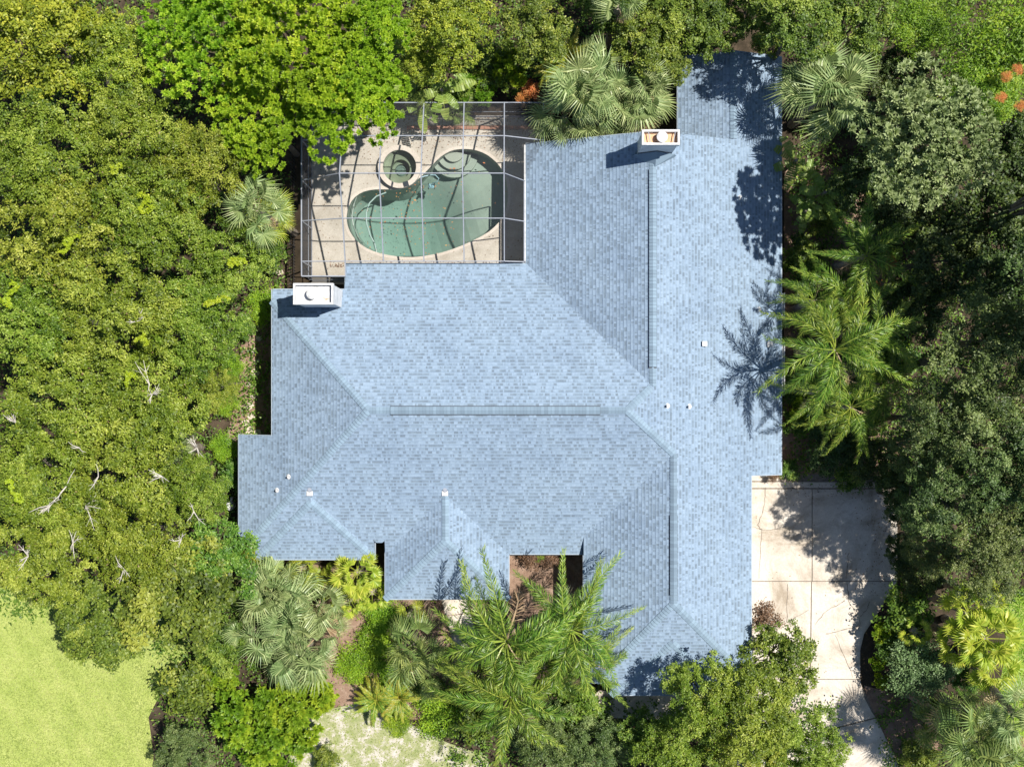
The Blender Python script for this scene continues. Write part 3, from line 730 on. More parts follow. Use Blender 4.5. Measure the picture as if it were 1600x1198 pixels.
# fascia and drip edge along the eaves and rakes
def fascia(pts):
    for (x0, y0, z0), (x1, y1, z1) in zip(pts, pts[1:]):
        g = MB(); d = Vector((x1 - x0, y1 - y0, 0)).normalized(); o_ = Vector((d.y, -d.x, 0)) * .02
        g.bar((x0 + o_.x, y0 + o_.y, z0 - .09), (x1 + o_.x, y1 + o_.y, z1 - .09), .03, .17); g.build('fascia', M['fascia'], house)
zW2 = mW.z(-11.19, 0)
fascia([(-11.19, 4.4, mN.z(0, 4.4)), (-11.19, -2.44, zW2)][::-1])
for a in [
  [(-7.85, 4.4, mN.z(0, 4.4)), (-11.19, 4.4, mN.z(0, 4.4))], [(-11.19, 4.4, zW2), (-11.19, -2.44, zW2)], [(-11.19, -2.44, zW2), (-12.94, -2.44, 2.4)],
  [(-12.94, -2.44, 2.4), (-12.94, -7.45, 2.4)], [(-12.94, -7.45, 2.4), (-12.12, -7.45, 2.6)], [(-12.12, -7.45, 2.42), (-12.12, -8.32, 2.42)],
  [(-12.12, -8.32, 2.42), (-6.5, -8.32, 2.42)], [(-6.5, -8.32, 2.42), (-6.5, NOTY, 2.42)], [(-6.0, NOTY, 2.4), (-6.0, -10.2, 2.4)], [(-6.0, -10.2, 2.4), (-.15, -10.2, 2.4)],
  [(-.15, -10.2, 2.4), (-.15, -8.07, 2.4)], [(-.15, -8.07, 2.4), (3.37, -8.07, 2.4)], [(3.37, -8.07, 2.79), (3.37, -14.0, 2.79)], [(3.37, -14.0, 3.0), (4.68, -14.0, 3.03)],
  [(4.68, -14.0, 2.7), (4.68, -14.66, 2.7)], [(4.68, -14.66, 2.7), (10.12, -14.66, 2.7)], [(10.12, -14.66, 2.7), (10.12, -14.0, 2.7)], [(10.12, -14.0, 3.03), (11.2, -14.0, 3.03)],
  [(11.2, -14.0, 3.03), (11.2, -4.3, 3.03)], [(11.2, -4.3, 3.03), (12.76, -4.3, 2.4)], [(12.76, -4.3, 2.4), (12.76, 15.45, 2.4)], [(12.76, 15.45, 2.4), (XRg, 15.45, zE(XRg))],
  [(XRg, 15.45, zE(XRg)), (7.85, 15.45, 2.4)], [(7.85, 15.45, 2.4), (7.85, 11.34, 2.4)], [(NR, 11.34, zn), (.67, 11.34, 2.4)], [(.67, 11.34, 2.4), (.67, 5.67, 2.4)],
  [(.67, 5.67, 2.4), (-7.85, 5.67, 2.4)], [(-7.85, 5.67, 2.4), (-7.85, 4.4, 2.9)]]: fascia(a)
# gutter sections at the east eave
for y0, y1 in ((P(0, 458, 2.4).y, P(0, 498, 2.4).y), (P(0, 535, 2.4).y, P(0, 612, 2.4).y), (P(0, 225, 2.4).y, P(0, 410, 2.4).y)):
    x0 = 12.80 if y1 < 5.6 or y0 < 6 else .60
    if x0 < 1: g = MB(); g.box(.57, .64, 5.8, 11.3, 2.28, 2.42)
    else: g = MB(); g.box(x0, x0 + .025, y1, y0, 2.3, 2.42); g.box(x0 + .10, x0 + .125, y1, y0, 2.3, 2.42); g.box(x0 + .025, x0 + .10, y1, y0, 2.3, 2.315)
    g.build('gutter', M['white_metal'], house)

# walls (inset under the eaves)
def wall_box(x0, x1, y0, y1, h):
    g = MB(); t = .2
    g.box(x0, x1, y0, y0 + t, 0, h); g.box(x0, x1, y1 - t, y1, 0, h); g.box(x0, x0 + t, y0 + t, y1 - t, 0, h); g.box(x1 - t, x1, y0 + t, y1 - t, 0, h); g.build('wall', M['stucco'], house)
wall_box(-12.4, -6.5 - .45, -7.8, -3.0, 2.35); wall_box(-10.7, -6.9, -3.0 + .01, 3.95, 2.6); wall_box(-6.9 + .01, 1.2, -7.5, 5.2, 2.3)
wall_box(-5.5, -.6, -9.75, -7.51, 2.3); wall_box(1.21, 12.3, -3.8, 10.85, 2.3); wall_box(8.35, 12.3, 10.86, 15.0, 2.3)
wall_box(3.9, 10.7, -13.5, -3.81, 2.6); wall_box(5.2, 9.6, -14.2, -13.51, 2.5)
g = MB(); g.box(10.70, 10.74, -12.3, -7.3, .05, 2.2); gd = g.build('garage_door', M['white_metal'], house)
for k in range(4):
    g = MB(); g.box(10.745, 10.765, -12.25, -7.35, .1 + k * .53, .1 + k * .53 + .48); g.build('door_panel', M['white_metal'], gd)
for (x0, x1, y0, y1, z0, z1) in ((-9.5, -7.6, 3.95, 3.98, .9, 2.1), (-5.6, -2.2, 5.2, 5.23, .1, 2.1), (-3.6, -2.4, -9.79, -9.75, .1, 2.1), (12.3, 12.33, 2, 3.6, .9, 2.0), (12.3, 12.33, 7, 8.6, .9, 2.0), (-12.43, -12.4, -6.5, -5, .9, 2.0)):
    g = MB(); g.box(x0, x1, y0, y1, z0, z1); g.build('window', M['door'], house)

# chimneys
def chimney(x0, x1, y0, y1, z0, z1, pan, second):
    g = MB(); g.box(x0 + .05, x1 - .05, y0 + .05, y1 - .05, z0, z1 - .305); ch = g.build('chimney', M['white_stucco'], house)
    g = MB(); t = .09
    g.box(x0, x1, y0, y0 + t, z1 - .3, z1); g.box(x0, x1, y1 - t, y1, z1 - .3, z1); g.box(x0, x0 + t, y0 + t, y1 - t, z1 - .3, z1); g.box(x1 - t, x1, y0 + t, y1 - t, z1 - .3, z1)
    g.build('cap_rim', M['white_metal'], ch)
    g = MB(); g.box(x0 + t, x1 - t, y0 + t, y1 - t, z1 - .29, z1 - .25); g.build('cap_pan', M[pan], ch)
    cx_, cy_ = (x0 + x1) / 2 + (-.05 if not second else .05), (y0 + y1) / 2
    g = MB(); g.tube([(cx_, cy_, z1 - .24), (cx_, cy_, z1 + .02), (cx_, cy_, z1 + .03), (cx_, cy_, z1 + .08), (cx_, cy_, z1 + .12)], [.15, .15, .24, .24, .14], 20); g.build('flue_cap', M['white_metal'], ch)
    if second:
        for sx in (-1, 1):
            g = MB(); xx = cx_ + sx * .5; g.bar((xx, y0 + .1, z1 - .05), (xx + sx * .08, y1 - .1, z1 - .05), .03, .03); g.build('brace', M['grey_metal'], ch)
    else:
        for (a, b_) in (((x1 - .42, y0 + .18), (x1 - .22, y0 + .3)), ((x1 - .48, y0 + .3), (x1 - .3, y0 + .27))):
            g = MB(); g.bar((a[0], a[1], z1 - .23), (b_[0], b_[1], z1 - .23), .03, .02); g.build('twig', M['rust'], ch)
chimney(-9.65, -7.88, 3.48, 4.42, 2.0, 6.05, 'white_metal', False)
chimney(5.63, 7.27, 10.33, 10.99, 3.5, 6.9, 'rust', True)
# lower shoulder (cricket) in front of the second chimney
g = MB(); zc = zn
g.poly([(5.45, 10.30, 4.65), (6.45, 9.75, zn + .03), (6.45, 10.33, zn + .5), (5.55, 10.33, 4.9)]); g.poly([(6.45, 9.75, zn + .03), (7.45, 10.3, 4.65), (7.35, 10.33, 4.9), (6.45, 10.33, zn + .5)])
g.build('flashing', M['cap'], house)
# plumbing vents
def vpipe(px, py, kind=0):
    z = 3.0
    for _ in range(4): v = P(px, py, z); z = roof_z(v.x, v.y)
    v = P(px, py, z + .15)
    g = MB()
    if kind == 0:
        g.tube([(0, 0, -.1), (0, 0, .26)], [.055, .055], 12); o = g.build('vent_pipe', M['white_metal'], house)
        f = MB(); f.tube([(0, 0, -.12), (0, 0, .02), (0, 0, .06)], [.13, .13, .07], 14); f.build('flashing_boot', M['white_metal'], o)
    elif kind == 1:
        g.box(-.09, .09, -.09, .09, -.1, .16); o = g.build('roof_vent', M['white_metal'], house)
        f = MB(); f.box(-.115, .115, -.115, .115, .16, .2); f.build('vent_lid', M['white_metal'], o)
    else:
        g.box(-.14, .14, -.2, .2, -.12, .03); o = g.build('saddle_flashing', M['white_metal'], house)
        f = MB(); f.tube([(0, .08, .03), (0, .08, .1)], [.12, .09], 12); f.build('collar', M['grey_metal'], o)
    o.location = (v.x, v.y, z)
for q in [(1101,537,1),(1186,483,0),(1203,538,1),(1043,634,0),(1077,635,0),(1156,308,0),(451,745,0),(433,766,0),(483,768,2),(695,768,2)]: vpipe(*q)

# ---------------------------------------------------------------- things around the house
u = P(1182, 1010, .5); ac = tag(empty('utility_box', (10.98, P(0, 1008, .5).y, 0)), 'white metal utility cabinet against the garage wall beneath the roof edge', 'utility box')
g = MB(); g.box(.0, .75, -.4, .4, .02, .95); g.build('cabinet', M['white_metal'], ac)
for k in range(4): g = MB(); g.box(.08, .68, -.34 + k * .18, -.2 + k * .18, .951, .975); g.build('vent_slat', M['grey_metal'], ac)
bn = P(359, 690, .5); ut = tag(empty('lidded_pipe', bn), 'white capped standpipe beside the west wing wall', 'pipe')
ut.location.z = 0
g = MB(); g.tube([(0, 0, 0), (0, 0, .7)], [.13, .13], 16); g.build('pipe', M['white_metal'], ut)
g = MB(); g.tube([(0, 0, .7), (0, 0, .78), (0, 0, .82)], [.17, .17, .1], 16); g.build('lid', M['white_metal'], ut)
# white valve manifold at the west wall
vm = P(364, 790, .3); v2 = tag(empty('water_softener', (vm.x - .1, vm.y, 0)), 'white plastic tank half hidden under leaves at the west wall', 'tank')
g = MB(); g.tube([(0, 0, 0), (0, 0, .55), (0, 0, .65)], [.2, .2, .1], 14); g.build('tank', M['white_metal'], v2)
g = MB(); g.tube([(.05, .4, 0), (.05, .4, .4), (.05, .1, .45)], .05, 8); g.build('pipework', M['white_metal'], v2)
# dark picket fence west of the cage
fn = tag(empty('picket_fence', (-10.75, 8.2, 0)), 'black metal picket fence between the cage and the oaks', 'fence')
for k in range(2): g = MB(); g.bar((0, -3.4, .25 + k * .75), (0, 4.4, .25 + k * .75), .03, .04); g.build('rail', M['dark_metal'], fn)
me = None
for k in range(53):
    if me is None: g = MB(); g.tube([(0, 0, 0), (0, 0, 1.15), (0, 0, 1.22)], [.011, .011, .001], 5); me = g.mesh('picket'); me.materials.append(M['dark_metal'])
    q = link('picket', me, None, fn); q.location = (.02, -3.38 + k * .15, 0)
for k in range(5): g = MB(); g.box(-.03, .03, -3.43 + k * 1.95, -3.37 + k * 1.95, 0, 1.3); g.build('post', M['dark_metal'], fn)

# ---------------------------------------------------------------- foliage generators
def leaves_np(rng, C, D, Nn, L, W, fold=.25):
    """kite leaves: C centre (n,3), D direction, Nn normal"""
    n = len(C)
    D = D / (np.linalg.norm(D, axis=1, keepdims=True) + 1e-9)
    Sd = np.cross(Nn, D); Sd /= (np.linalg.norm(Sd, axis=1, keepdims=True) + 1e-9)
    U = np.cross(D, Sd)
    L = (L * rng.uniform(.7, 1.3, n))[:, None]; W = (W * rng.uniform(.7, 1.3, n))[:, None]
    a = C - D * L * .5; t = C + D * L * .5
    l = C + Sd * W * .5 + U * W * fold; r = C - Sd * W * .5 + U * W * fold
    V = np.stack([a, r, t, l], 1).reshape(-1, 3)
    Fq = np.arange(n * 4).reshape(-1, 4)
    return V, Fq
def crown_mesh(name, seed, R, Hc, mat, nlobe=16, lobe_r=.36, nclump=260, per=60, sig=.2, L=.13, W=.07, style='spray', gaps=.0, flat=.55, up=.9, fold=.2):
    rng = np.random.default_rng(seed)
    # lobes over a dome
    lobes = []
    for k in range(nlobe):
        rr_ = R * math.sqrt((k + .5) / nlobe) * .74; th = k * 2.39996 + rng.uniform(-.35, .35)
        hz = Hc * (1 - (rr_ / R) ** 2) * rng.uniform(.6, 1.05) + rng.uniform(-.26, .2) * Hc
        lobes.append((rr_ * math.cos(th), rr_ * math.sin(th), hz, R * lobe_r * rng.uniform(.75, 1.25)))
    lobes = np.array(lobes)
    li = rng.integers(0, nlobe, nclump)
    d = rng.normal(size=(nclump, 3)); d[:, 2] = np.abs(d[:, 2]) * 1.1 - .35; d /= np.linalg.norm(d, axis=1, keepdims=True)
    cc = lobes[li, :3] + d * lobes[li, 3:4] * (1.06 - .62 * rng.random((nclump, 1)) ** 2.2) * np.array([1, 1, flat + .2])
    ph = rng.uniform(0, 6.28, 6); kx, ky = cc[:, 0], cc[:, 1]; ks = 3.0 * 3.4 / R if R > 2 else 5.0
    nz = (np.sin(kx * ks * .62 + ph[0] + 1.3 * np.sin(ky * ks * .4 + ph[1])) * np.sin(ky * ks * .66 + ph[2] + 1.3 * np.sin(kx * ks * .45 + ph[3])) + .5 * np.sin((kx + ky) * ks * .9 + ph[4]) * np.sin((kx - ky) * ks + ph[5]))
    cc[:, 2] += nz * .16 * Hc
    keep = nz > ((-.62 if style == 'spray' else -.9) if R > 2 else -1.2); cc = cc[keep]; d = d[keep]; li = li[keep]; nz = nz[keep]; nclump = len(cc)
    ctone = rng.uniform(-.16, .18, nclump) + rng.normal(0, .11, nlobe)[li]
    n = nclump * per; ci = np.repeat(np.arange(nclump), per)
    if style == 'spray':
        off = rng.normal(size=(n, 3)) * sig * np.array([1, 1, .5]); C = cc[ci] + off
        D = rng.normal(size=(n, 3)) * np.array([1, 1, .45]) + d[ci] * .3
        Nn = rng.normal(size=(n, 3)) * .55 + np.array([0, 0, up]) + d[ci] * .8
    else:                                   # rosette: leaves radiate from the twig tip
        k = np.tile(np.arange(per), nclump); th = k * 2.39996 + rng.uniform(0, .4, n); el = .15 + 1.1 * (k / per) + rng.uniform(-.12, .12, n)
        el = 1.35 - el
        dr = np.stack([np.cos(th) * np.cos(el), np.sin(th) * np.cos(el), np.sin(el)], 1)
        tilt = d[ci] * .5 + rng.normal(size=(nclump, 3))[ci] * .15
        D = dr + tilt * .35
        Dn = D / np.linalg.norm(D, axis=1, keepdims=True)
        C = cc[ci] + Dn * (sig * rng.uniform(.75, 1.1, (n, 1)))
        Nn = np.array([0, 0, 1.]) + d[ci] * .3 + rng.normal(size=(n, 3)) * .22
    V, Fq = leaves_np(rng, C, D, Nn, L, W, fold)
    tone = np.clip(.45 + 1.25 * ctone[ci] + rng.normal(0, .12, n), 0, .93)
    tone = np.where(rng.random(n) < .006, .99, tone)
    return np_mesh(name, V, Fq, tone, mat)
def trunk_mesh(seed, h, r, spread, nl=6, top=1.0):
    rnd = random.Random(seed); g = MB()
    g.tube([(0, 0, -.1), (.05, .02, h * .25), (.02, -.05, h * .55)], [r * 1.35, r, r * .8], 9)
    for k in range(nl):
        a = k * 6.283 / nl + rnd.uniform(-.3, .3); s = spread * rnd.uniform(.6, .95)
        p1 = (math.cos(a) * s * .35, math.sin(a) * s * .35, h * .55 + (h * .45) * .45); p2 = (math.cos(a) * s, math.sin(a) * s, h * (.82 + .1 * rnd.random()))
        g.tube([(0, 0, h * .45), p1, p2], [r * .55, r * .38, r * .14], 6)
        for j in range(3):
            b_ = a + rnd.uniform(-.9, .9); p3_ = (p1[0] + math.cos(b_) * s * .55, p1[1] + math.sin(b_) * s * .55, p1[2] + h * .14 * rnd.uniform(.6, 1.2)); g.tube([p1, p3_], [r * .3, r * .06], 5, False)
    me = g.mesh('trunk'); me.materials.append(M['bark']); return me
SPEC = {   # crown variants; radius in metres
 'oak':    dict(R=3.6, Hc=2.6, nlobe=34, lobe_r=.22, nclump=1150, per=22, sig=.105, L=.135, W=.075, mat='oak', nv=4),
 'bright': dict(R=3.8, Hc=2.4, nlobe=20, lobe_r=.28, nclump=900, per=20, sig=.13, L=.22, W=.1, mat='bright', nv=2, style='rosette'),
 'yellow': dict(R=3.4, Hc=2.5, nlobe=30, lobe_r=.22, nclump=950, per=22, sig=.11, L=.145, W=.08, mat='yellow', nv=1),
 'deep':   dict(R=3.0, Hc=2.1, nlobe=26, lobe_r=.23, nclump=640, per=22, sig=.12, L=.17, W=.1, mat='deep', nv=3),
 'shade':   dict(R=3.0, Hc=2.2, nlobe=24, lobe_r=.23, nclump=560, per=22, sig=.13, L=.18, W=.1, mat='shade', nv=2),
 'grey':   dict(R=3.6, Hc=2.6, nlobe=26, lobe_r=.24, nclump=620, per=18, sig=.17, L=.30, W=.12, mat='grey', nv=1, style='rosette'),
 'dull':   dict(R=3.3, Hc=2.7, nlobe=30, lobe_r=.22, nclump=950, per=22, sig=.105, L=.14, W=.065, mat='dull', nv=3),
 'lime':   dict(R=3.0, Hc=2.2, nlobe=16, lobe_r=.30, nclump=300, per=44, sig=.26, L=.2, W=.06, mat='lime', nv=2),
 'shrub':  dict(R=1.3, Hc=.9, nlobe=9, lobe_r=.34, nclump=130, per=26, sig=.12, L=.16, W=.08, mat='deep', nv=2),
 'limeshrub': dict(R=1.3, Hc=.9, nlobe=9, lobe_r=.36, nclump=130, per=22, sig=.12, L=.2, W=.09, mat='lime', nv=2, style='rosette'),
 'low':    dict(R=1.3, Hc=.4, nlobe=10, lobe_r=.3, nclump=150, per=34, sig=.14, L=.1, W=.04, mat='bright', nv=1),
 'round':  dict(R=1.5, Hc=1.1, nlobe=14, lobe_r=.42, nclump=340, per=22, sig=.12, L=.11, W=.055, mat='clipped', nv=1),
 'flower': dict(R=.9, Hc=.6, nlobe=6, lobe_r=.4, nclump=60, per=30, sig=.14, L=.09, W=.06, mat='orange', nv=1),
 'bronze': dict(R=1.0, Hc=.7, nlobe=6, lobe_r=.4, nclump=80, per=26, sig=.14, L=.12, W=.07, mat='red', nv=1),
 'vine':   dict(R=.75, Hc=.3, nlobe=5, lobe_r=.28, nclump=34, per=24, sig=.1, L=.12, W=.08, mat='vine', nv=3),
}
def vine_mesh(seed):
    rng = np.random.default_rng(seed); pts = []; p = np.zeros(3); a = rng.uniform(0, 6.28); cv = rng.uniform(.25, .6) * rng.choice([-1, 1])
    for k in range(26):
        pts.append(p.copy()); a += cv * rng.uniform(.2, 1.2) + rng.normal(0, .25); p = p + np.array([math.cos(a), math.sin(a), rng.normal(0, .25)]) * .1
        if k in (9, 17): a += rng.uniform(-1.6, 1.6); p = pts[rng.integers(0, len(pts))].copy()
    cc = np.array(pts); cc -= cc.mean(0); per = 16; ci = np.repeat(np.arange(len(cc)), per); n = len(ci)
    C = cc[ci] + rng.normal(size=(n, 3)) * np.array([.05, .05, .04]) * rng.uniform(.6, 1.6, len(cc))[ci][:, None]; D = rng.normal(size=(n, 3)) * np.array([1, 1, .3]); Nn = rng.normal(size=(n, 3)) * .4 + np.array([0, 0, 1.])
    V, Fq = leaves_np(rng, C, D, Nn, .12, .085, .2)
    return np_mesh('foliage', V, Fq, np.clip(rng.normal(.45, .2, n), 0, .93), LEAF['vine'])
CR = {}; TR = {}
import zlib
for k, sp in SPEC.items():
    sp = dict(sp); nv = sp.pop('nv'); mt = sp.pop('mat'); sp['mat'] = LEAF[mt]
    CR[k] = [crown_mesh('crown', zlib.crc32(k.encode()) % 9999 + i * 17, **sp) for i in range(nv)]
    TR[k] = trunk_mesh(len(k), 1.0, .05, .42, 6) if False else None
CR['vine'] = [vine_mesh(i * 3 + 1) for i in range(9)]
trunks = [trunk_mesh(i, 6.0, .22, 2.3) for i in range(3)]
stems = [trunk_mesh(20 + i, 1.0, .05, .6, 5) for i in range(2)]
cnt = {}
def plant(sp, px, py, rpx, zt, label, cat='tree', group=None, name=None, rz=None, squash=1.0, el=None):
    """crown seen at photo pixel (px,py), radius rpx pixels, top at height zt"""
    R0 = SPEC[sp]['R']; i = cnt.get(sp, 0); cnt[sp] = i + 1
    R = rpx * (CAMH - zt * .8) / F; s = R / R0; Hc = SPEC[sp]['Hc'] * s * squash
    zc = max(zt - Hc * 1.15, .05)
    v = P(px, py, zc + Hc * .5)
    root = empty(name or ('shrub' if cat == 'shrub' else 'tree'), (v.x, v.y, 0))
    tag(root, label, cat, group)
    rnd = random.Random(px * 7 + py)
    c_ = link('crown' if cat == 'tree' else 'foliage', CR[sp][i % len(CR[sp])], None, root); c_.location = (0, 0, zc)
    ex, ey = (el if el else (1, 1)); c_.scale = (s * ex, s * ey, s * squash); c_.rotation_euler = (rnd.uniform(-.08, .08), rnd.uniform(-.08, .08), (rnd.uniform(0, 6.28) if rz is None and el is None else (rz or 0)))
    if cat == 'tree':
        t = link('trunk', trunks[i % 3], None, root); t.scale = (s * .8, s * .8, (zc + Hc * .45) / 6.0); t.rotation_euler = (0, 0, rnd.uniform(0, 6))
    elif sp != 'vine':
        t = link('stem', stems[i % 2], None, root); t.scale = (s, s, max(zc + Hc * .5, .3)); 
    return root
def bare(px, py, z, rpx, seed, n=9, parent=None):
    """pale leafless twigs reaching out of a crown"""
    rnd = random.Random(seed); g = MB(); c0 = P(px, py, z); r = rpx * (CAMH - z) / F
    off = parent.location if parent else Vector()
    a0 = rnd.uniform(0, 6.28)
    for k in range(n):
        a = a0 + rnd.choice([-.5, .4, 2.6, 3.5, 0]) + rnd.uniform(-.5, .5); L = r * rnd.uniform(.3, 1.7)
        p0 = c0 - Vector((0, 0, .25)) - off; p1 = p0 + Vector((math.cos(a) * L * .5, math.sin(a) * L * .5, .22)); b_ = a + rnd.uniform(-.5, .5)
        p2 = p1 + Vector((math.cos(b_) * L * .5, math.sin(b_) * L * .5, .1))
        g.tube([p0, p1, p2], [.026, .017, .006], 4, False)
        for j in range(2):
            b2 = b_ + rnd.choice([-.7, .7]); p3_ = p1 + Vector((math.cos(b2) * L * .35, math.sin(b2) * L * .35, .1)); g.tube([p1, p3_], [.012, .005], 3, False)
    return g.build('dead_branch', M['bare'], parent)

# ---------------------------------------------------------------- palms
def blade(g, p0, p1, p2, w0, w1, nrm, tone):
    """a leaflet of two quads, folded at the tip"""
    d = (p1 - p0).normalized(); s = d.cross(nrm)
    if s.length < 1e-4: s = Vector((1, 0, 0))
    s.normalize()
    g.poly([p0 - s * w0 * .4, p1 - s * w1, p1 + s * w1, p0 + s * w0 * .4], tone)
    g.poly([p1 - s * w1, p2 - s * .002, p2 + s * .002, p1 + s * w1], min(.99, tone + .06))
def fan_frond(seed, R=.72, pet=.78, nb=30, span=5.2, mat='fan', droop=.6, wd=.022):
    rnd = random.Random(seed); g = MB()
    # petiole lies along +x, rises then hub
    hub = Vector((pet, 0, 0)); g.tube([(0, 0, 0), (pet * .5, 0, .04), hub], [.022, .016, .012], 5, False, .7)
    for k in range(nb):
        a = (k / (nb - 1) - .5) * span; L = R * (1 - .28 * abs(a / (span / 2)) ** 2) * rnd.uniform(.92, 1.06)
        d = Vector((math.cos(a), math.sin(a), 0)); fold = .18 * (1 if k % 2 else -1) * .3
        p1 = hub + d * L * .55 + Vector((0, 0, .10 * R + fold * .1)); p2 = hub + d * L * (1 - .1 * droop) + Vector((rnd.uniform(-.03, .03), rnd.uniform(-.03, .03), -droop * R * rnd.uniform(.5, 1.1) * .6))
        nn = Vector((rnd.uniform(-.25, .25) - d.y * (.5 if k % 2 else -.5), rnd.uniform(-.25, .25) + d.x * (.5 if k % 2 else -.5), 1)).normalized()
        blade(g, hub, p1, p2, .012, wd * rnd.uniform(.8, 1.2), nn, min(.93, max(0, rnd.gauss(.5, .22))))
    me = g.mesh('frond'); me.materials.append(LEAF[mat]); return me
def feather_frond(seed, L=3.0, nl=104, ll=.47, arch=1.2, mat='queen', wd=.0135, plum=.75, side=0.0):
    rnd = random.Random(seed); g = MB(); pts = []
    def rp(t):   # rachis
        return Vector((L * (t - .12 * t * t), side * t * t * L * .36, L * arch * (.62 * t - 1.05 * t * t)))
    pts = [rp(k / 10) for k in range(11)]
    g.tube(pts, [.03 * (1 - .85 * k / 10) + .004 for k in range(11)], 5, False, .85)
    for k in range(nl):
        t = .14 + .86 * k / (nl - 1); o = rp(t); d = (rp(min(1, t + .02)) - rp(t - .02)).normalized(); sd = d.cross(Vector((0, 0, 1))).normalized(); up = sd.cross(d)
        l0 = ll * (math.sin(math.pi * min(1, (t + .12) ** .8) * .93) ** .6 if t < .98 else .5) * rnd.uniform(.85, 1.1)
        for s_ in (-1, 1):
            el = rnd.gauss(0.1, plum); fw = .55 + .5 * t + rnd.uniform(-.1, .1)
            dd = (sd * s_ * math.cos(el) + up * math.sin(el) + d * fw).normalized()
            p1 = o + dd * l0 * .55; p2 = o + dd * l0 - Vector((0, 0, l0 * .28 * rnd.uniform(.6, 1.3)))
            nn = (up + Vector((rnd.uniform(-.4, .4), rnd.uniform(-.4, .4), 0))).normalized()
            blade(g, o, p1, p2, wd * .6, wd * rnd.uniform(.8, 1.2), nn, min(.93, max(0, rnd.gauss(.4, .22) + .3 * t * t)))
    me = g.mesh('frond'); me.materials.append(LEAF[mat]); return me
LEAF['dry'] = leaf_mat('dry_palm_leaf', lin(.16, .1, .05), lin(.32, .22, .12), lin(.5, .38, .22), .15, .1, .6)
DRYF = [fan_frond(90 + i, mat='dry', droop=1.2, span=3.4, nb=20) for i in range(2)]; DRYQ = [feather_frond(95 + i, mat='dry', nl=40, ll=.45, side=.6, arch=1.5) for i in range(2)]
FANS = {k: [fan_frond(i * 5 + 1, mat=k, wd=.023, droop=(.35, .6, .8, .5, 1.0)[i], span=(5.4, 4.6, 3.6, 5.6, 4.8)[i]) for i in range(5)] for k in ('fan', 'fandark', 'fanlime')}
BIGF = [fan_frond(70 + i, R=.62, pet=.9, nb=22, span=4.4, mat='fanlime', droop=.18, wd=.05) for i in range(3)]
FEAT = [feather_frond(30 + i, side=(-1, .6, 0, 1, -.5)[i]) for i in range(5)]
SFEA = [feather_frond(50 + i, L=1.15, nl=40, ll=.22, mat='cycad', wd=.014, plum=.12, arch=.9) for i in range(3)]
palmtrunks = {}
def palm_trunk(h, r, root, lean=(0, 0)):
    g = MB(); n = max(6, int(h / .22)); pts = []; rad = []
    for k in range(n + 1):
        t = k / n; pts.append((lean[0] * (1 - t), lean[1] * (1 - t), h * t)); rad.append(r * (1.25 - .3 * t) * (1 + .06 * (k % 2)))
    g.tube(pts, rad, 10); return g.build('trunk', M['palmbark'], root)
def palm(kind, px, py, rpx, zh, label, n=None, mat='fan', seed=1, lean=(0, 0), group=None, name=None, dead=0):
    """palm whose crown heart is at photo pixel (px,py), height zh; fronds reach rpx pixels"""
    v = P(px, py, zh); root = empty(name or {'fan': 'fan_palm', 'big': 'fan_palm', 'queen': 'feather_palm', 'cycad': 'cycad'}[kind], (v.x, v.y, 0)); tag(root, label, 'palm' if kind != 'cycad' else 'cycad', group)
    R = rpx * (CAMH - zh) / F; rnd = random.Random(seed * 31 + px)
    base, meshes, n0, lo, hi = {'fan': (1.42, FANS.get(mat), 26, -18, 84), 'big': (1.45, BIGF, 16, -5, 60), 'queen': (2.7, FEAT, 18, -8, 58), 'cycad': (1.08, SFEA, 26, 0, 60)}[kind]
    n = n or n0; s = R / base
    if zh > .5: palm_trunk(zh, .16 if kind != 'queen' else .13, root, lean)
    else: palm_trunk(max(zh, .15), .14, root)
    root.rotation_euler = (rnd.uniform(-.03, .03), rnd.uniform(-.03, .03), rnd.uniform(0, 6.28))
    for k in range(n):
        t = (k + .5) / n; el = math.radians(hi - (hi - lo) * t ** .8 + rnd.uniform(-16, 16)); az = k * 2.39996 + rnd.uniform(-.25, .25)
        dry = kind in ('fan', 'queen') and R > 1.3 and k >= n - 2
        f = link('dry_frond' if dry else 'frond', (DRYF if kind == 'fan' else DRYQ)[k % 2] if dry else meshes[rnd.randrange(len(meshes))], None, root)
        if kind == 'fan' and not dry and (rnd.random() < .16 or math.sin(az * 2 + seed) > .93): bpy.data.objects.remove(f); continue
        ss = s * (rnd.uniform(.5, 1.2) if kind == 'fan' else rnd.uniform(.85, 1.1))
        if kind in ('queen',): el = math.radians((rnd.uniform(-12, 26) + (22 if t < .3 else 0)) if not dry else -38)
        f.location = (math.cos(az) * .06, math.sin(az) * .06, zh); f.scale = (ss, ss, ss)
        f.rotation_mode = 'XYZ'
        f.rotation_euler = (rnd.uniform(-.9, .9) if kind == 'fan' else rnd.uniform(-.3, .3), -el, az)
    return root
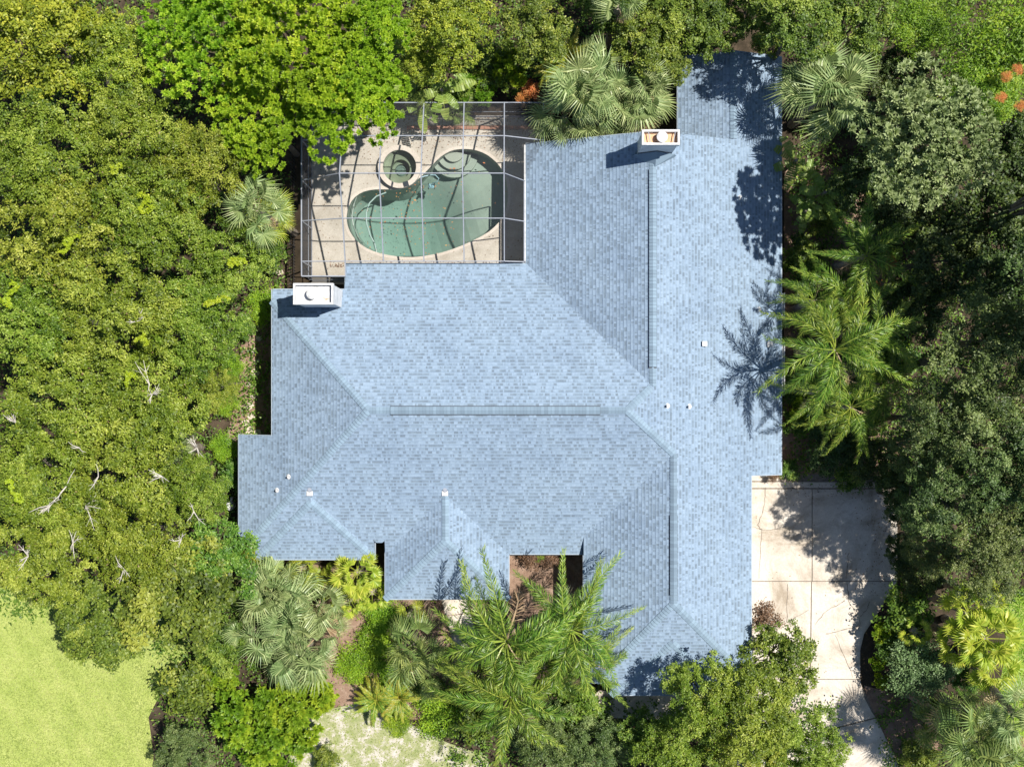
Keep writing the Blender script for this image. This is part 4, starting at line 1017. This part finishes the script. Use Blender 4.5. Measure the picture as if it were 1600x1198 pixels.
def banana(px, py, zh, rpx, label, seed, n=8):
    v = P(px, py, zh); root = tag(empty('banana_plant', (v.x, v.y, 0)), label, 'banana plant'); rnd = random.Random(seed); R = rpx * (CAMH - zh) / F
    g = MB(); g.tube([(0, 0, 0), (0, 0, zh)], [.12, .07], 8); g.build('stem', M['palmbark'], root)
    for k in range(n):
        az = k * 2.4 + rnd.uniform(-.3, .3); L = R * rnd.uniform(.75, 1.1); W = L * .17; g = MB(); rows = []
        el = rnd.uniform(.2, 1.0)
        for j in range(13):
            t = j / 12; x = L * (.12 + .88 * t); z = zh - .2 + L * (math.tan(el) * .5 * t - .75 * t * t * el) ; ww = W * (math.sin(math.pi * min(1, t * .93 + .05)) ** .55) * (1 if j < 12 else .2); rows.append((x, z, ww, -.12 * W))
        c_, s_ = math.cos(az), math.sin(az)
        def T(x, y, z): return (x * c_ - y * s_, x * s_ + y * c_, z)
        g.tube([T(0, 0, zh - .25), T(rows[0][0], 0, rows[0][1]), T(rows[6][0], 0, rows[6][1] + .01), T(rows[12][0], 0, rows[12][1])], [.025, .02, .013, .004], 5, False, .9)
        for j in range(12):
            a, b_ = rows[j], rows[j + 1]; tn = rnd.uniform(.3, .8)
            if j > 2 and rnd.random() < .12: continue
            for sg in (-1, 1):
                yy = [(a[0], 0, a[1]), (a[0], sg * a[2], a[1] + .3 * W - rnd.uniform(0, .5) * W), (b_[0] - .015, sg * b_[2], b_[1] + .3 * W - rnd.uniform(0, .5) * W), (b_[0] - .015, 0, b_[1])]
                q = [T(*p) for p in yy]; g.poly(q if sg < 0 else q[::-1], tn)
        o = g.build('leaf', LEAF['banana'], root)
    return root

# ---------------------------------------------------------------- planting: left side
B = 'bright green trees at the top left'
plant('bright', 330, 55, 120, 9.5, 'bright green tree at the top edge, left one of the light leaved group', group=B)
plant('bright', 455, 70, 130, 9.8, 'bright green tree at the top edge with big leaf rosettes', group=B)
plant('bright', 540, 150, 105, 8.5, 'bright green tree spreading over the pool cage corner', group=B)
plant('bright', 410, 185, 95, 8.6, 'bright green tree leaning toward the oaks, above the fan palm', group=B)
plant('bright', 570, 50, 80, 8.4, 'bright green tree by the banana plants, right end of its group', group=B)
plant('yellow', 70, 60, 130, 9.5, 'yellow green tree in the top left corner')
plant('yellow', 180, 90, 85, 8.8, 'yellow green tree between corner tree and the bright green group')
O = 'live oaks west of the house'
oaks = [(60,245,115,9.5,'oak under the yellow green corner tree at the left edge'),(200,215,105,9.2,'oak below the dark gap at upper left'),(310,265,95,8.5,'oak just left of the pale fan palm by the cage'),
 (95,365,120,9.6,'oak at the left edge level with the pool'),(230,345,105,9.3,'oak carrying the ring shaped yellow vine strands'),(355,400,85,7.6,'small oak against the path level with the cage foot'),
 (50,490,110,9.2,'oak at the left edge level with the near chimney'),(185,480,115,9.5,'broad oak in the middle of the grove'),(305,505,98,8.3,'oak with bright vine near the path'),
 (95,615,115,9.0,'oak with a dark cleft on its right, left edge middle'),(240,620,110,8.6,'oak with bare twigs at its lower side'),(330,600,52,6.0,'small oak crowding the stepping stone path'),
 (55,745,110,8.8,'oak at the left edge with dead wood at its rim'),(190,730,115,8.6,'oak level with the west wing eave corner'),(305,765,72,6.8,'thin crowned oak beside the west wing'),
 (75,860,105,8.4,'oak over the top of the left lawn'),(215,840,105,7.8,'oak with the bleached fan of branches')]
oak_o = []
for x, y, r_, z, l in oaks: r_ *= .93; oak_o.append(plant('oak', x, y, r_, z, l, group=O))
plant('deep', 270, 930, 110, 6.8, 'dark green tree spreading over the lawn edge', squash=.8)
plant('deep', 160, 975, 80, 6.0, 'low dark green tree hanging over the left lawn', squash=.8)
plant('deep', 340, 880, 80, 5.6, 'dark green tree at the southwest roof corner', squash=.8)
for k, (x, y, z, r_, oi_) in enumerate([(230,600,8.9,22,10),(235,615,8.8,26,10),(90,835,8.9,30,15),(110,850,8.8,22,15),(40,870,8.7,34,15),(240,770,7.9,20,13),(300,800,7.0,22,14),(20,660,9.1,34,9),(8,700,9.1,25,12),
     (250,745,8.6,24,13),(215,500,9.3,20,7),(350,415,7.6,20,5),(120,700,9,22,12),(305,700,7.2,18,14),(165,30,9.4,30,None),(215,80,9,22,None),(190,890,7.6,20,16),(60,905,8.2,26,15),(150,745,8.8,26,13),(75,790,8.8,24,12),(330,640,6.3,16,11),(280,845,7.4,20,16),(130,790,8.4,22,13),(200,690,8.8,20,13),(100,760,8.9,24,12)]):
    if oi_ is None or k % 3 == 2: continue
    bare(x, y, z, min(r_, 24) * random.Random(k).uniform(.5, 1.2), k, 3 + k * 5 % 6, oak_o[oi_])
for k, (x, y, z, l) in enumerate([(180,262,9.5,'yellow vine clump on the oak below the dark gap'),(225,318,9.5,'ring shaped yellow vine strand on the oak crown'),(368,408,7.9,'yellow vine beside the path, upper one of a pair'),
   (335,470,8.6,'yellow vine beside the dark hollow near the house'),(222,530,9.4,'small ring of yellow vine in the middle of the grove'),(12,462,9.3,'yellow vine at the left edge of the photo'),(105,380,9.8,'yellow vine curl on the oak at left, level with the pool'),(20,768,9,'faint yellow vine low on the left edge'),(200,590,8.9,'long yellow vine streak above the bare twigs')]):
    plant('vine', x, y, 15 + (k * 7) % 9, z, l, 'vine', name='yellow_vine')
palm('fan', 398, 325, 64, 7.0, 'pale fan palm between the oaks and the pool cage', mat='fan', seed=2)
palm('fan', 432, 345, 40, 4.2, 'yellowing fan palm hugging the west cage wall', mat='fanlime', seed=3, n=22)
palm('fan', 275, 706, 38, 4.2, 'pale fan palm glimpsed through the oak crowns', mat='fan', seed=4, n=20)
plant('shrub', 420, 400, 30, 1.4, 'green shrub at the foot of the west fence', 'shrub'); plant('low', 415, 480, 34, .9, 'low green plants along the path, level with the chimney', 'shrub')
plant('shrub', 380, 512, 22, 1.0, 'leafy plant at the top of the stepping stones', 'shrub'); plant('low', 362, 570, 24, .8, 'leafy edging left of the stepping stones', 'shrub'); plant('low', 352, 630, 24, .8, 'leafy edging at the lower end of the stepping stones', 'shrub')
plant('shrub', 365, 745, 26, 1.6, 'shrub squeezed against the west wing wall', 'shrub'); plant('low', 350, 700, 26, 1.0, 'low greenery by the white standpipe', 'shrub')
plant('shrub', 375, 862, 26, 1.4, 'shrub at the stepped southwest corner', 'shrub')
# front left beds
plant('shrub', 290, 1075, 50, 2.2, 'rounded bright shrub at the edge of the left lawn', 'shrub'); 
plant('deep', 350, 1010, 52, 2.8, 'dark leafy shrub between the palmettos and lawn', 'shrub')
plant('limeshrub', 350, 1060, 34, 1.8, 'yellow green arching shrub behind the big shrub', 'shrub')
plant('limeshrub', 385, 1120, 62, 2.6, 'large glossy shrub at the bottom, left half', 'shrub'); plant('limeshrub', 455, 1105, 62, 2.5, 'large glossy shrub at the bottom, right half touching the palmettos', 'shrub')
plant('limeshrub', 430, 1165, 60, 2.3, 'glossy shrub cut by the bottom edge', 'shrub'); plant('limeshrub', 500, 1080, 30, 1.6, 'yellow tipped shrub beside the sandy grass', 'shrub')
plant('dull', 285, 1180, 55, 3.4, 'dark feathery shrub at the bottom edge near the bare root', 'shrub'); plant('shrub', 510, 1185, 24, 1.1, 'small dark bush on the sandy grass', 'shrub')
for x, y, r_, z, m_, s_, l in [(455,965,50,2.6,'fan',75,'palmetto head wedged between the two biggest ones'),(515,985,46,1.9,'fan',76,'palmetto head leaning over the pink mulch'),(432,925,68,2.6,'fan',5,'pale green palmetto head nearest the southwest roof corner'),(480,1012,66,2.4,'fan',6,'pale green palmetto head in the centre of the clump'),
   (398,985,55,1.9,'fan',7,'small palmetto head on the lawn side of the clump'),(500,945,50,1.7,'fan',8,'small palmetto head beside the mulch'),(455,1040,55,1.8,'fan',9,'palmetto head just above the glossy shrub'),(405,890,42,1.8,'fanlime',10,'light palmetto fronds against the south eave'),
   (472,890,38,1.5,'fanlime',12,'upright pale palmetto frond cluster under the south eave'),(510,905,30,1.2,'fanlime',13,'small yellow green palmetto by the wall')]:
    palm('fan', x, y, r_, z, l, mat=m_, seed=s_, n=30 if r_ > 60 else 20, group='palmettos in front of the southwest wing')
palm('big', 560, 895, 42, 2.2, 'broad leaved yellow green fan palm under the south eave', seed=14); palm('big', 548, 935, 30, 1.5, 'short broad leaved palm just below its taller neighbour', seed=15, n=10)
palm('big', 580, 925, 30, 1.7, 'broad leaved palm beside the notch between the roofs', seed=16, n=10)
plant('low', 590, 1005, 42, .6, 'mounded ground cover left of the dark fan palm', 'shrub'); plant('low', 555, 1040, 36, .5, 'ground cover mat beside the palmettos', 'shrub'); plant('low', 600, 965, 36, .8, 'low bush between the mulch and the entry wing', 'shrub')
plant('low', 610, 1050, 30, .5, 'ground cover above the cycads', 'shrub')
palm('fan', 640, 1010, 62, 2.8, 'dark green fan palm in front of the entry wing', mat='fandark', seed=17); palm('fan', 668, 1050, 40, 1.9, 'small dark fan palm beside the walkway', mat='fandark', seed=18, n=20)
palm('fan', 640, 960, 26, 1.6, 'tiny yellow green palm in the mulch by the entry', mat='fanlime', seed=19, n=12)
palm('cycad', 588, 1092, 36, .8, 'green cycad at the edge of the sandy grass', seed=20); palm('cycad', 624, 1088, 34, .9, 'yellowing cycad right beside the green one', seed=21, mat='cycad')
plant('low', 690, 1110, 50, .9, 'low green hedge right of the cycads', 'shrub'); plant('shrub', 672, 1085, 30, 1.2, 'green bush between the cycads and feather palms', 'shrub'); plant('low', 620, 1125, 28, .4, 'thin ground cover below the cycads', 'shrub')
# feather palms in front of the entry court
Q = 'feather palms in front of the entry court'
palm('queen', 798, 998, 118, 5.6, 'feather palm left of the entry court with a frond over the entry roof', seed=22, group=Q)
palm('queen', 893, 985, 112, 5.4, 'feather palm with fronds reaching over the garage roof', seed=23, group=Q)
palm('queen', 792, 1088, 105, 5.0, 'feather palm nearest the bottom edge', seed=24, group=Q)
palm('queen', 752, 1050, 74, 4.0, 'feather palm beside the front walkway', seed=26, group=Q, n=13)
palm('queen', 925, 1040, 70, 4.2, 'short feather palm against the garage wing corner', seed=27, group=Q, n=12)
palm('queen', 850, 1050, 80, 4.2, 'short feather palm between its three taller neighbours', seed=25, group=Q, n=13)
plant('bronze', 830, 872, 18, .9, 'bronze leaved shrub in the entry court corner', 'shrub'); plant('bronze', 858, 873, 16, .8, 'rust coloured shrub under the entry court eave', 'shrub'); plant('shrub', 842, 868, 12, .8, 'green shrub between the two bronze ones', 'shrub')
plant('shrub', 735, 1120, 46, 1.3, 'green bush under the nearest feather palm', 'shrub'); plant('dull', 860, 1150, 70, 2.4, 'dull green bush at the bottom centre', 'shrub'); plant('shrub', 905, 1110, 44, 1.6, 'dark bush beside the side patio', 'shrub')
plant('dull', 940, 1165, 60, 2.8, 'olive bush at the bottom, left of the front trees', 'shrub')
# front right trees
Rr = 'small leaved trees in front of the garage wing'
plant('oak', 1095, 1085, 80, 6.8, 'olive tree touching the garage wing roof tip', group=Rr); t1 = plant('oak', 1165, 1115, 92, 7.4, 'broad olive tree at the bottom right of the garage', group=Rr)
plant('deep', 1218, 1035, 72, 4.6, 'fresh green tree reaching over the driveway', group=Rr); plant('oak', 1260, 1165, 75, 4.6, 'olive tree in the bend of the driveway', group=Rr)
plant('oak', 1060, 1175, 80, 4.8, 'olive tree at the bottom edge below the patio', group=Rr); plant('oak', 1160, 1200, 80, 4.6, 'olive tree cut by the bottom edge', group=Rr)
plant('deep', 1010, 1150, 50, 3.2, 'dark bushy tree beside the patio', group=Rr)
bare(1115, 1105, 5.1, 36, 91, 12, t1); plant('bronze', 1195, 965, 26, 2.6, 'dark reddish bush at the garage wall', 'shrub')
# ---------------------------------------------------------------- right side
Dk = 'dull olive oaks east of the house'
for x, y, r_, z, l in [(1545,560,115,11,'tall olive oak at the right edge, level with the main ridge'),(1485,660,85,9,'olive oak left of the tallest at the right edge'),(1560,690,95,10.5,'olive oak at the right edge above the driveway level'),
   (1495,770,85,9.6,'olive oak overhanging the shaded end of the driveway'),(1570,810,90,9.8,'olive oak at the right edge level with the driveway'),(1455,850,55,4.6,'lower olive oak beside the driveway edge'),(1540,890,70,8,'olive oak above the broad leaved palms'),(1440,700,60,6.6,'dark oak behind the feather palm fronds'),(1620,745,100,11.5,'olive oak mostly cut by the right edge'),(1700,290,120,15.5,'tall oak just past the right edge, level with the grey green tree'),(1690,410,115,15,'tall oak just past the right edge, level with the upper feather palm'),(1700,520,100,14,'tall oak just past the right edge, level with the tall feather palm'),(1445,790,52,7.0,'olive oak bough over the far driveway corner')]:
    plant('dull', x, y, r_, z, l, group=Dk)
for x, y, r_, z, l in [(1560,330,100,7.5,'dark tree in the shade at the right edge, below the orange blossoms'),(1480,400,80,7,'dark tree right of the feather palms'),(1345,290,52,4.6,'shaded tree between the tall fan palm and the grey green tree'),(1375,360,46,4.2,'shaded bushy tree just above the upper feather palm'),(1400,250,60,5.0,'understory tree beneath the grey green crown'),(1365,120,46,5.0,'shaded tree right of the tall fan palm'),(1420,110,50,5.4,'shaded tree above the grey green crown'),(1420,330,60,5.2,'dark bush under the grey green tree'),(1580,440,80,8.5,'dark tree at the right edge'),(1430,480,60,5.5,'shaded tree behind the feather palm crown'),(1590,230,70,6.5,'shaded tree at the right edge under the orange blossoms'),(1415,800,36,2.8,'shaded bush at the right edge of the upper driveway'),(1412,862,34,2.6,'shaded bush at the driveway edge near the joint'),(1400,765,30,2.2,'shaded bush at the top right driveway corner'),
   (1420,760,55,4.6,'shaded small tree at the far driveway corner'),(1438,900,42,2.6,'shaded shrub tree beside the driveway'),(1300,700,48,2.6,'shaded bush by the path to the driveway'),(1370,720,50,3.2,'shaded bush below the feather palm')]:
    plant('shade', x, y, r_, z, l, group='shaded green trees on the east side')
plant('grey', 1455, 212, 122, 12.2, 'large grey green tree with leaf rosettes east of the north wing')
palm('fan', 1285, 150, 78, 5.6, 'tall fan palm beside the north wing roof', mat='fan', seed=30, n=44)
Lm = 'lime green feathery trees in the top right corner'
plant('lime', 1570, 70, 100, 9, 'lime green feathery tree with orange blossoms at the top right', group=Lm); plant('lime', 1530, 150, 60, 8.2, 'lime green tree lobe beside the grey green tree', group=Lm); plant('lime', 1440, 40, 60, 7, 'shadowed lime green tree at the top edge', group=Lm)
for x, y, l in [(1573,120,'upper orange blossom on the lime tree'),(1565,152,'lower orange blossom cluster on the lime tree'),(1595,165,'orange blossom cut by the right edge'),(1590,108,'small orange blossom near the right edge')]:
    plant('flower', x, y, 9, 9.4, l, 'blossom', name='blossom')
for x, y, r_, z, l in [(1075,40,72,5.8,'tall green tree overhanging the north wing roof'),(1010,70,62,5.6,'green tree left of the north extension'),(1185,8,66,5.8,'tall green tree at the top edge over the roof tip'),(1252,38,68,8.4,'dark green tree above the tall fan palm'),(1340,30,70,7,'dark tree at the top edge right of centre'),(1050,105,34,5,'small green tree tucked against the extension wall'),(960,-10,70,5,'dark tree cut by the top edge'),(1122,42,50,5.0,'green tree right at the gable tip of the extension'),(1205,62,32,3.6,'small green tree at the northeast roof corner'),(1030,20,50,4.6,'leafy green tree at the top edge left of the extension')]:
    plant('deep', x, y, r_, z, l, group='green trees north of the house')
plant('yellow', 700, 40, 85, 6.5, 'olive bamboo like tree at the top centre'); plant('yellow', 660, 95, 45, 4.5, 'olive tree behind the banana leaves')
plant('deep', 835, 50, 65, 5.8, 'fern leaved green tree at the top centre'); plant('shrub', 770, 110, 44, 2.6, 'green shrub behind the pool cage', 'shrub'); plant('limeshrub', 750, 140, 30, 2.2, 'yellow green shrub against the back of the cage', 'shrub')
plant('limeshrub', 800, 100, 34, 2.6, 'bright shrub right of the green one behind the cage', 'shrub'); plant('shrub', 720, 150, 28, 2.0, 'small shrub at the cage back wall', 'shrub')
plant('flower', 828, 140, 15, 1.8, 'orange flowering shrub behind the cage corner', 'shrub'); plant('flower', 815, 152, 10, 1.6, 'small orange flowers at the cage corner', 'shrub'); plant('bronze', 850, 165, 20, 1.3, 'rusty shrub beside the big fan palm', 'shrub')
palm('cycad', 888, 92, 48, 2.6, 'yellow green fern like palm north of the fan palm', seed=31, n=24, name='fern_palm'); palm('cycad', 860, 110, 30, 2.2, 'small yellow green fern palm beside the orange flowers', seed=32, n=18, name='fern_palm')
palm('fan', 915, 145, 74, 4.6, 'large pale fan palm at the gable of the north wing', mat='fan', seed=33, n=40); palm('fan', 985, 165, 62, 3.6, 'pale fan palm close to the north chimney', mat='fan', seed=34, n=28); palm('fan', 885, 185, 52, 3.2, 'pale fan palm fronds over the cage corner', mat='fan', seed=35, n=24)
palm('fan', 940, 110, 60, 4.0, 'fan palm head behind the large pale one', mat='fan', seed=36, n=26)
palm('fan', 935, 190, 56, 3.4, 'pale fan palm overhanging the gable rake', mat='fan', seed=71, n=24); palm('fan', 1000, 135, 50, 4.2, 'fan palm head between the big one and the extension', mat='fan', seed=72, n=24)
palm('fan', 965, 15, 52, 5.5, 'grey green palm head at the top edge', mat='fan', seed=37, n=20)
banana(625, 85, 3.4, 62, 'banana plant at the edge of the bright trees', 1); banana(690, 140, 3.0, 52, 'banana plant with leaves over the back of the cage', 2); banana(655, 165, 2.4, 40, 'dark banana plant behind the spa', 3, 7)
palm('fan', 665, 150, 36, 2.2, 'dark fan palm behind the cage near the spa', mat='fandark', seed=38, n=18); palm('fan', 715, 175, 30, 1.6, 'small dark palm at the deck edge', mat='fandark', seed=39, n=16)
# between the house and the right edge
Q2 = 'feather palms east of the house'
palm('queen', 1312, 545, 108, 7.4, 'tall feather palm casting its shadow on the east roof slope', seed=40, group=Q2, n=18)
palm('queen', 1372, 530, 78, 6.2, 'feather palm crowding the right side of the tall one', seed=46, group=Q2, n=13)
palm('queen', 1330, 630, 78, 5.4, 'drooping feather palm just below the tall one', seed=48, group=Q2, n=14)
palm('queen', 1275, 475, 66, 5.0, 'feather palm with fronds over the upper gutter section', seed=49, group=Q2, n=12)
palm('queen', 1275, 610, 70, 4.6, 'low feather palm beside the last gutter section', seed=47, group=Q2, n=11)
palm('queen', 1350, 400, 85, 5.6, 'feather palm below the grey green tree', seed=41, group=Q2, n=14)
palm('queen', 1325, 470, 80, 5.0, 'shorter feather palm behind the tall one', seed=42, group=Q2, n=12)
palm('queen', 1380, 600, 75, 4.6, 'feather palm low on the right of the tall one', seed=43, group=Q2, n=12)
palm('queen', 1490, 440, 60, 4.8, 'dark feather palm in the shade of the oaks', seed=44, group=Q2, n=12)
banana(1245, 250, 2.8, 46, 'banana plant under the tall fan palm', 4); banana(1290, 300, 2.6, 50, 'banana plant in the shade of the grey green tree', 5); banana(1260, 330, 2.2, 36, 'low broad leaved plant by the east eave', 6)
for x, y, r_, z, l in [(1255,400,36,1.8,'green bush at the east wall, level with the cage foot'),(1290,340,34,1.6,'green bush below the shaded banana plant'),(1270,440,34,1.6,'green bush left of the orange flowers'),(1300,510,36,1.6,'shrub under the tall feather palm, upper side'),(1250,600,34,1.4,'shrub at the east eave beside the gutter'),
   (1245,660,26,1.2,'shrub below the last gutter section'),(1350,640,44,2.0,'shrub below the feather palm fronds'),(1290,650,36,1.4,'shrub between palm fronds near the driveway'),(1395,560,46,2.6,'dark shrub right of the tall feather palm'),(1330,745,28,1.0,'low shrub at the top edge of the driveway'),(1235,735,18,.8,'small yellowish shrub at the driveway corner')]:
    plant('shrub' , x, y, r_, z, l, 'shrub')
for x, y, r_, l in [(1285,490,26,'lime green shrub under the palm fronds'),(1265,610,26,'lime green leaves beside the east wall'),(1250,640,18,'lime sprig low by the east wall')]: plant('limeshrub', x, y, r_, 1.5, l, 'shrub')
plant('flower', 1355, 455, 20, 2.2, 'orange blossom mass between feather palms', 'shrub'); plant('flower', 1340, 480, 13, 2.0, 'smaller orange blossoms under the palm', 'shrub'); plant('flower', 1392, 410, 12, 2.4, 'orange red blossoms right of the upper feather palm', 'shrub')
plant('bronze', 1208, 745, 9, .7, 'small dark bronze plant at the driveway corner by the house', 'shrub')
# lower right garden
plant('round', 1440, 1042, 56, 3.0, 'dense clipped round bush beside the lower driveway', 'shrub')
plant('shrub', 1415, 955, 46, 2.4, 'broad leaved shrub at the driveway edge', 'shrub'); plant('shrub', 1395, 1010, 26, 1.8, 'narrow shrub between driveway and round bush', 'shrub')
plant('limeshrub', 1380, 985, 22, 1.6, 'yellow green shrub at the driveway curve', 'shrub'); plant('limeshrub', 1372, 1035, 15, 1.2, 'lime shrub left of the round bush', 'shrub'); plant('limeshrub', 1376, 1065, 14, 1.0, 'lime plant below the other at the drive edge', 'shrub')
palm('big', 1430, 985, 26, 2.6, 'star shaped palm leaf rosette above the round bush', seed=50, n=10)
for x, y, r_, z, s_, l in [(1510,960,52,4.4,51,'broad fan palm below the olive oaks'),(1540,1000,55,4.8,52,'broad fan palm touching the right lawn'),(1495,1000,42,3.8,53,'yellow broad fan palm beside the round bush'),(1555,1040,42,4.0,54,'broad fan palm at the lawn edge, lowest of the group'),(1530,935,38,4.0,55,'broad fan palm at the foot of the oaks')]:
    palm('big', x, y, r_, z, l, seed=s_, n=16, group='broad fan palms by the right lawn')
palm('fan', 1515, 1120, 60, 4.2, 'fan palm at the lower right with orange tipped fronds', mat='fandark', seed=60, n=30, lean=(.8, -.3)); palm('fan', 1580, 1120, 58, 6.8, 'fan palm at the right edge above the lawn', mat='fan', seed=61, n=28, lean=(1.2, .9))
palm('fan', 1535, 1165, 66, 6.4, 'fan palm at the bottom right corner', mat='fandark', seed=62, n=32, lean=(1.0, .6)); palm('fan', 1455, 1130, 40, 2.2, 'low fan palm under the leaning ones', mat='fandark', seed=63, n=20)
palm('fan', 1590, 1185, 50, 6.4, 'fan palm cut by the bottom right corner', mat='fan', seed=64, n=24)
plant('deep', 1465, 1118, 38, 2.0, 'dark shrub behind the round bush', 'shrub'); plant('shrub', 1440, 1180, 34, 1.4, 'green shrub at the bottom by the mulch', 'shrub'); plant('deep', 1512, 1055, 34, 2.4, 'dark shrub between round bush and broad palms', 'shrub')

# undergrowth scattered over the planted ground
rng = np.random.default_rng(5)
def undergrowth(name, label, boxes, dens, mat, L, W, zmax, seed):
    rng = np.random.default_rng(seed); Cs = []
    for (x0, y0, x1, y1) in boxes:
        a = P(x0, y0); b_ = P(x1, y1); area = abs((b_.x - a.x) * (b_.y - a.y)); nc = int(area * dens)
        cc = np.stack([rng.uniform(a.x, b_.x, nc), rng.uniform(b_.y, a.y, nc), np.zeros(nc)], 1)
        rr_ = rng.uniform(.08, .32, nc); k = 14; ci = np.repeat(np.arange(nc), k)
        off = rng.normal(size=(nc * k, 3)) * rr_[ci][:, None]; off[:, 2] = np.abs(off[:, 2]) * zmax + .03
        Cs.append(cc[ci] + off)
    C = np.concatenate(Cs); n = len(C)
    D = rng.normal(size=(n, 3)) * np.array([1, 1, .4]); Nn = rng.normal(size=(n, 3)) * .5 + np.array([0, 0, 1.])
    V, Fq = leaves_np(rng, C, D, Nn, L, W, .2)
    me = np_mesh(name, V, Fq, np.clip(rng.normal(.45, .2, n), 0, .93), mat); o = link(name, me); tag(o, label, kind='stuff')
undergrowth('undergrowth', 'tangled green undergrowth beneath the trees', [(-40,-40,450,960),(560,-40,1060,150),(1240,-40,1640,740),(1410,740,1640,940),(1370,1080,1560,1240),(250,900,460,1240),(700,1090,1300,1240)], 7, LEAF['deep'], .16, .08, 1.6, 3)
undergrowth('ground_cover', 'sparse ground cover in the mulch beds', [(470,880,760,1110),(1225,260,1420,640),(370,470,395,700),(1225,680,1400,750)], 2.2, LEAF['bright'], .11, .05, .8, 4)

def grass(name, label, poly, dens, seed, mat):
    rng = np.random.default_rng(seed); pts = [P2(x, y, 0) for x, y in poly]; xs = [p[0] for p in pts]; ys = [p[1] for p in pts]
    n0 = int((max(xs) - min(xs)) * (max(ys) - min(ys)) * dens); c = np.stack([rng.uniform(min(xs), max(xs), n0), rng.uniform(min(ys), max(ys), n0)], 1)
    c = np.array([q for q in c if inside(pts, q[0], q[1])]); n = len(c)
    C = np.column_stack([c, rng.uniform(.02, .05, n)]); D = rng.normal(size=(n, 3)) * np.array([1, 1, .5]); Nn = rng.normal(size=(n, 3)) * .5 + np.array([0, 0, 1.])
    V, Fq = leaves_np(rng, C, D, Nn, .09, .035, .2)
    pt = .5 + .16 * np.sin(c[:, 0] * 1.9 + 2 * np.sin(c[:, 1] * .8)) * np.sin(c[:, 1] * 1.6 + 1.7 * np.sin(c[:, 0] * .7)) + .12 * np.sin(c[:, 0] * 5.1 + c[:, 1] * 3.7)
    o = link(name, np_mesh(name, V, Fq, np.clip(pt + rng.normal(0, .13, n), 0, .93), mat)); tag(o, label, kind='stuff')
LEAF['turf'] = leaf_mat('turf_blade', lin(.22, .28, .06), lin(.34, .4, .11), lin(.5, .5, .2), .3, .02, .6)
grass('lawn_grass', 'short pale green mown grass of the left lawn', [(-40, 940), (70, 930), (240, 930), (300, 1010), (262, 1060), (232, 1120), (240, 1180), (230, 1230), (-40, 1230)], 420, 1, LEAF['turf'])
grass('lawn_grass', 'green mown grass strip of the right lawn', [(1565, 930), (1640, 920), (1640, 1230), (1500, 1230), (1560, 1090), (1572, 1000)], 420, 2, LEAF['bright'])
grass('lawn_grass', 'patchy grass growing through the pale sand', [(500, 1110), (560, 1098), (620, 1120), (700, 1160), (760, 1180), (790, 1230), (450, 1230), (455, 1150)], 90, 3, LEAF['turf'])

rnd = random.Random(31); g = MB()
for k in range(420):
    if rnd.random() < .6: px, py = 1395 - abs(rnd.gauss(0, 28)), rnd.uniform(755, 930)
    elif rnd.random() < .6: px, py = rnd.uniform(1215, 1395), 757 + abs(rnd.gauss(0, 14))
    else: px, py = rnd.uniform(1180, 1340), rnd.uniform(760, 1180)
    v = P(px, py, .058); a = rnd.uniform(0, 6.28); l = rnd.uniform(.02, .05); d = Vector((math.cos(a), math.sin(a), 0)) * l; e = Vector((-d.y, d.x, 0)) * .5
    g.poly([v - d, v + e, v + d + Vector((0, 0, .008)), v - e], rnd.random())
tag(g.build('driveway_litter', LEAF['red']), 'brown leaf litter blown along the shaded edge of the driveway', kind='stuff')
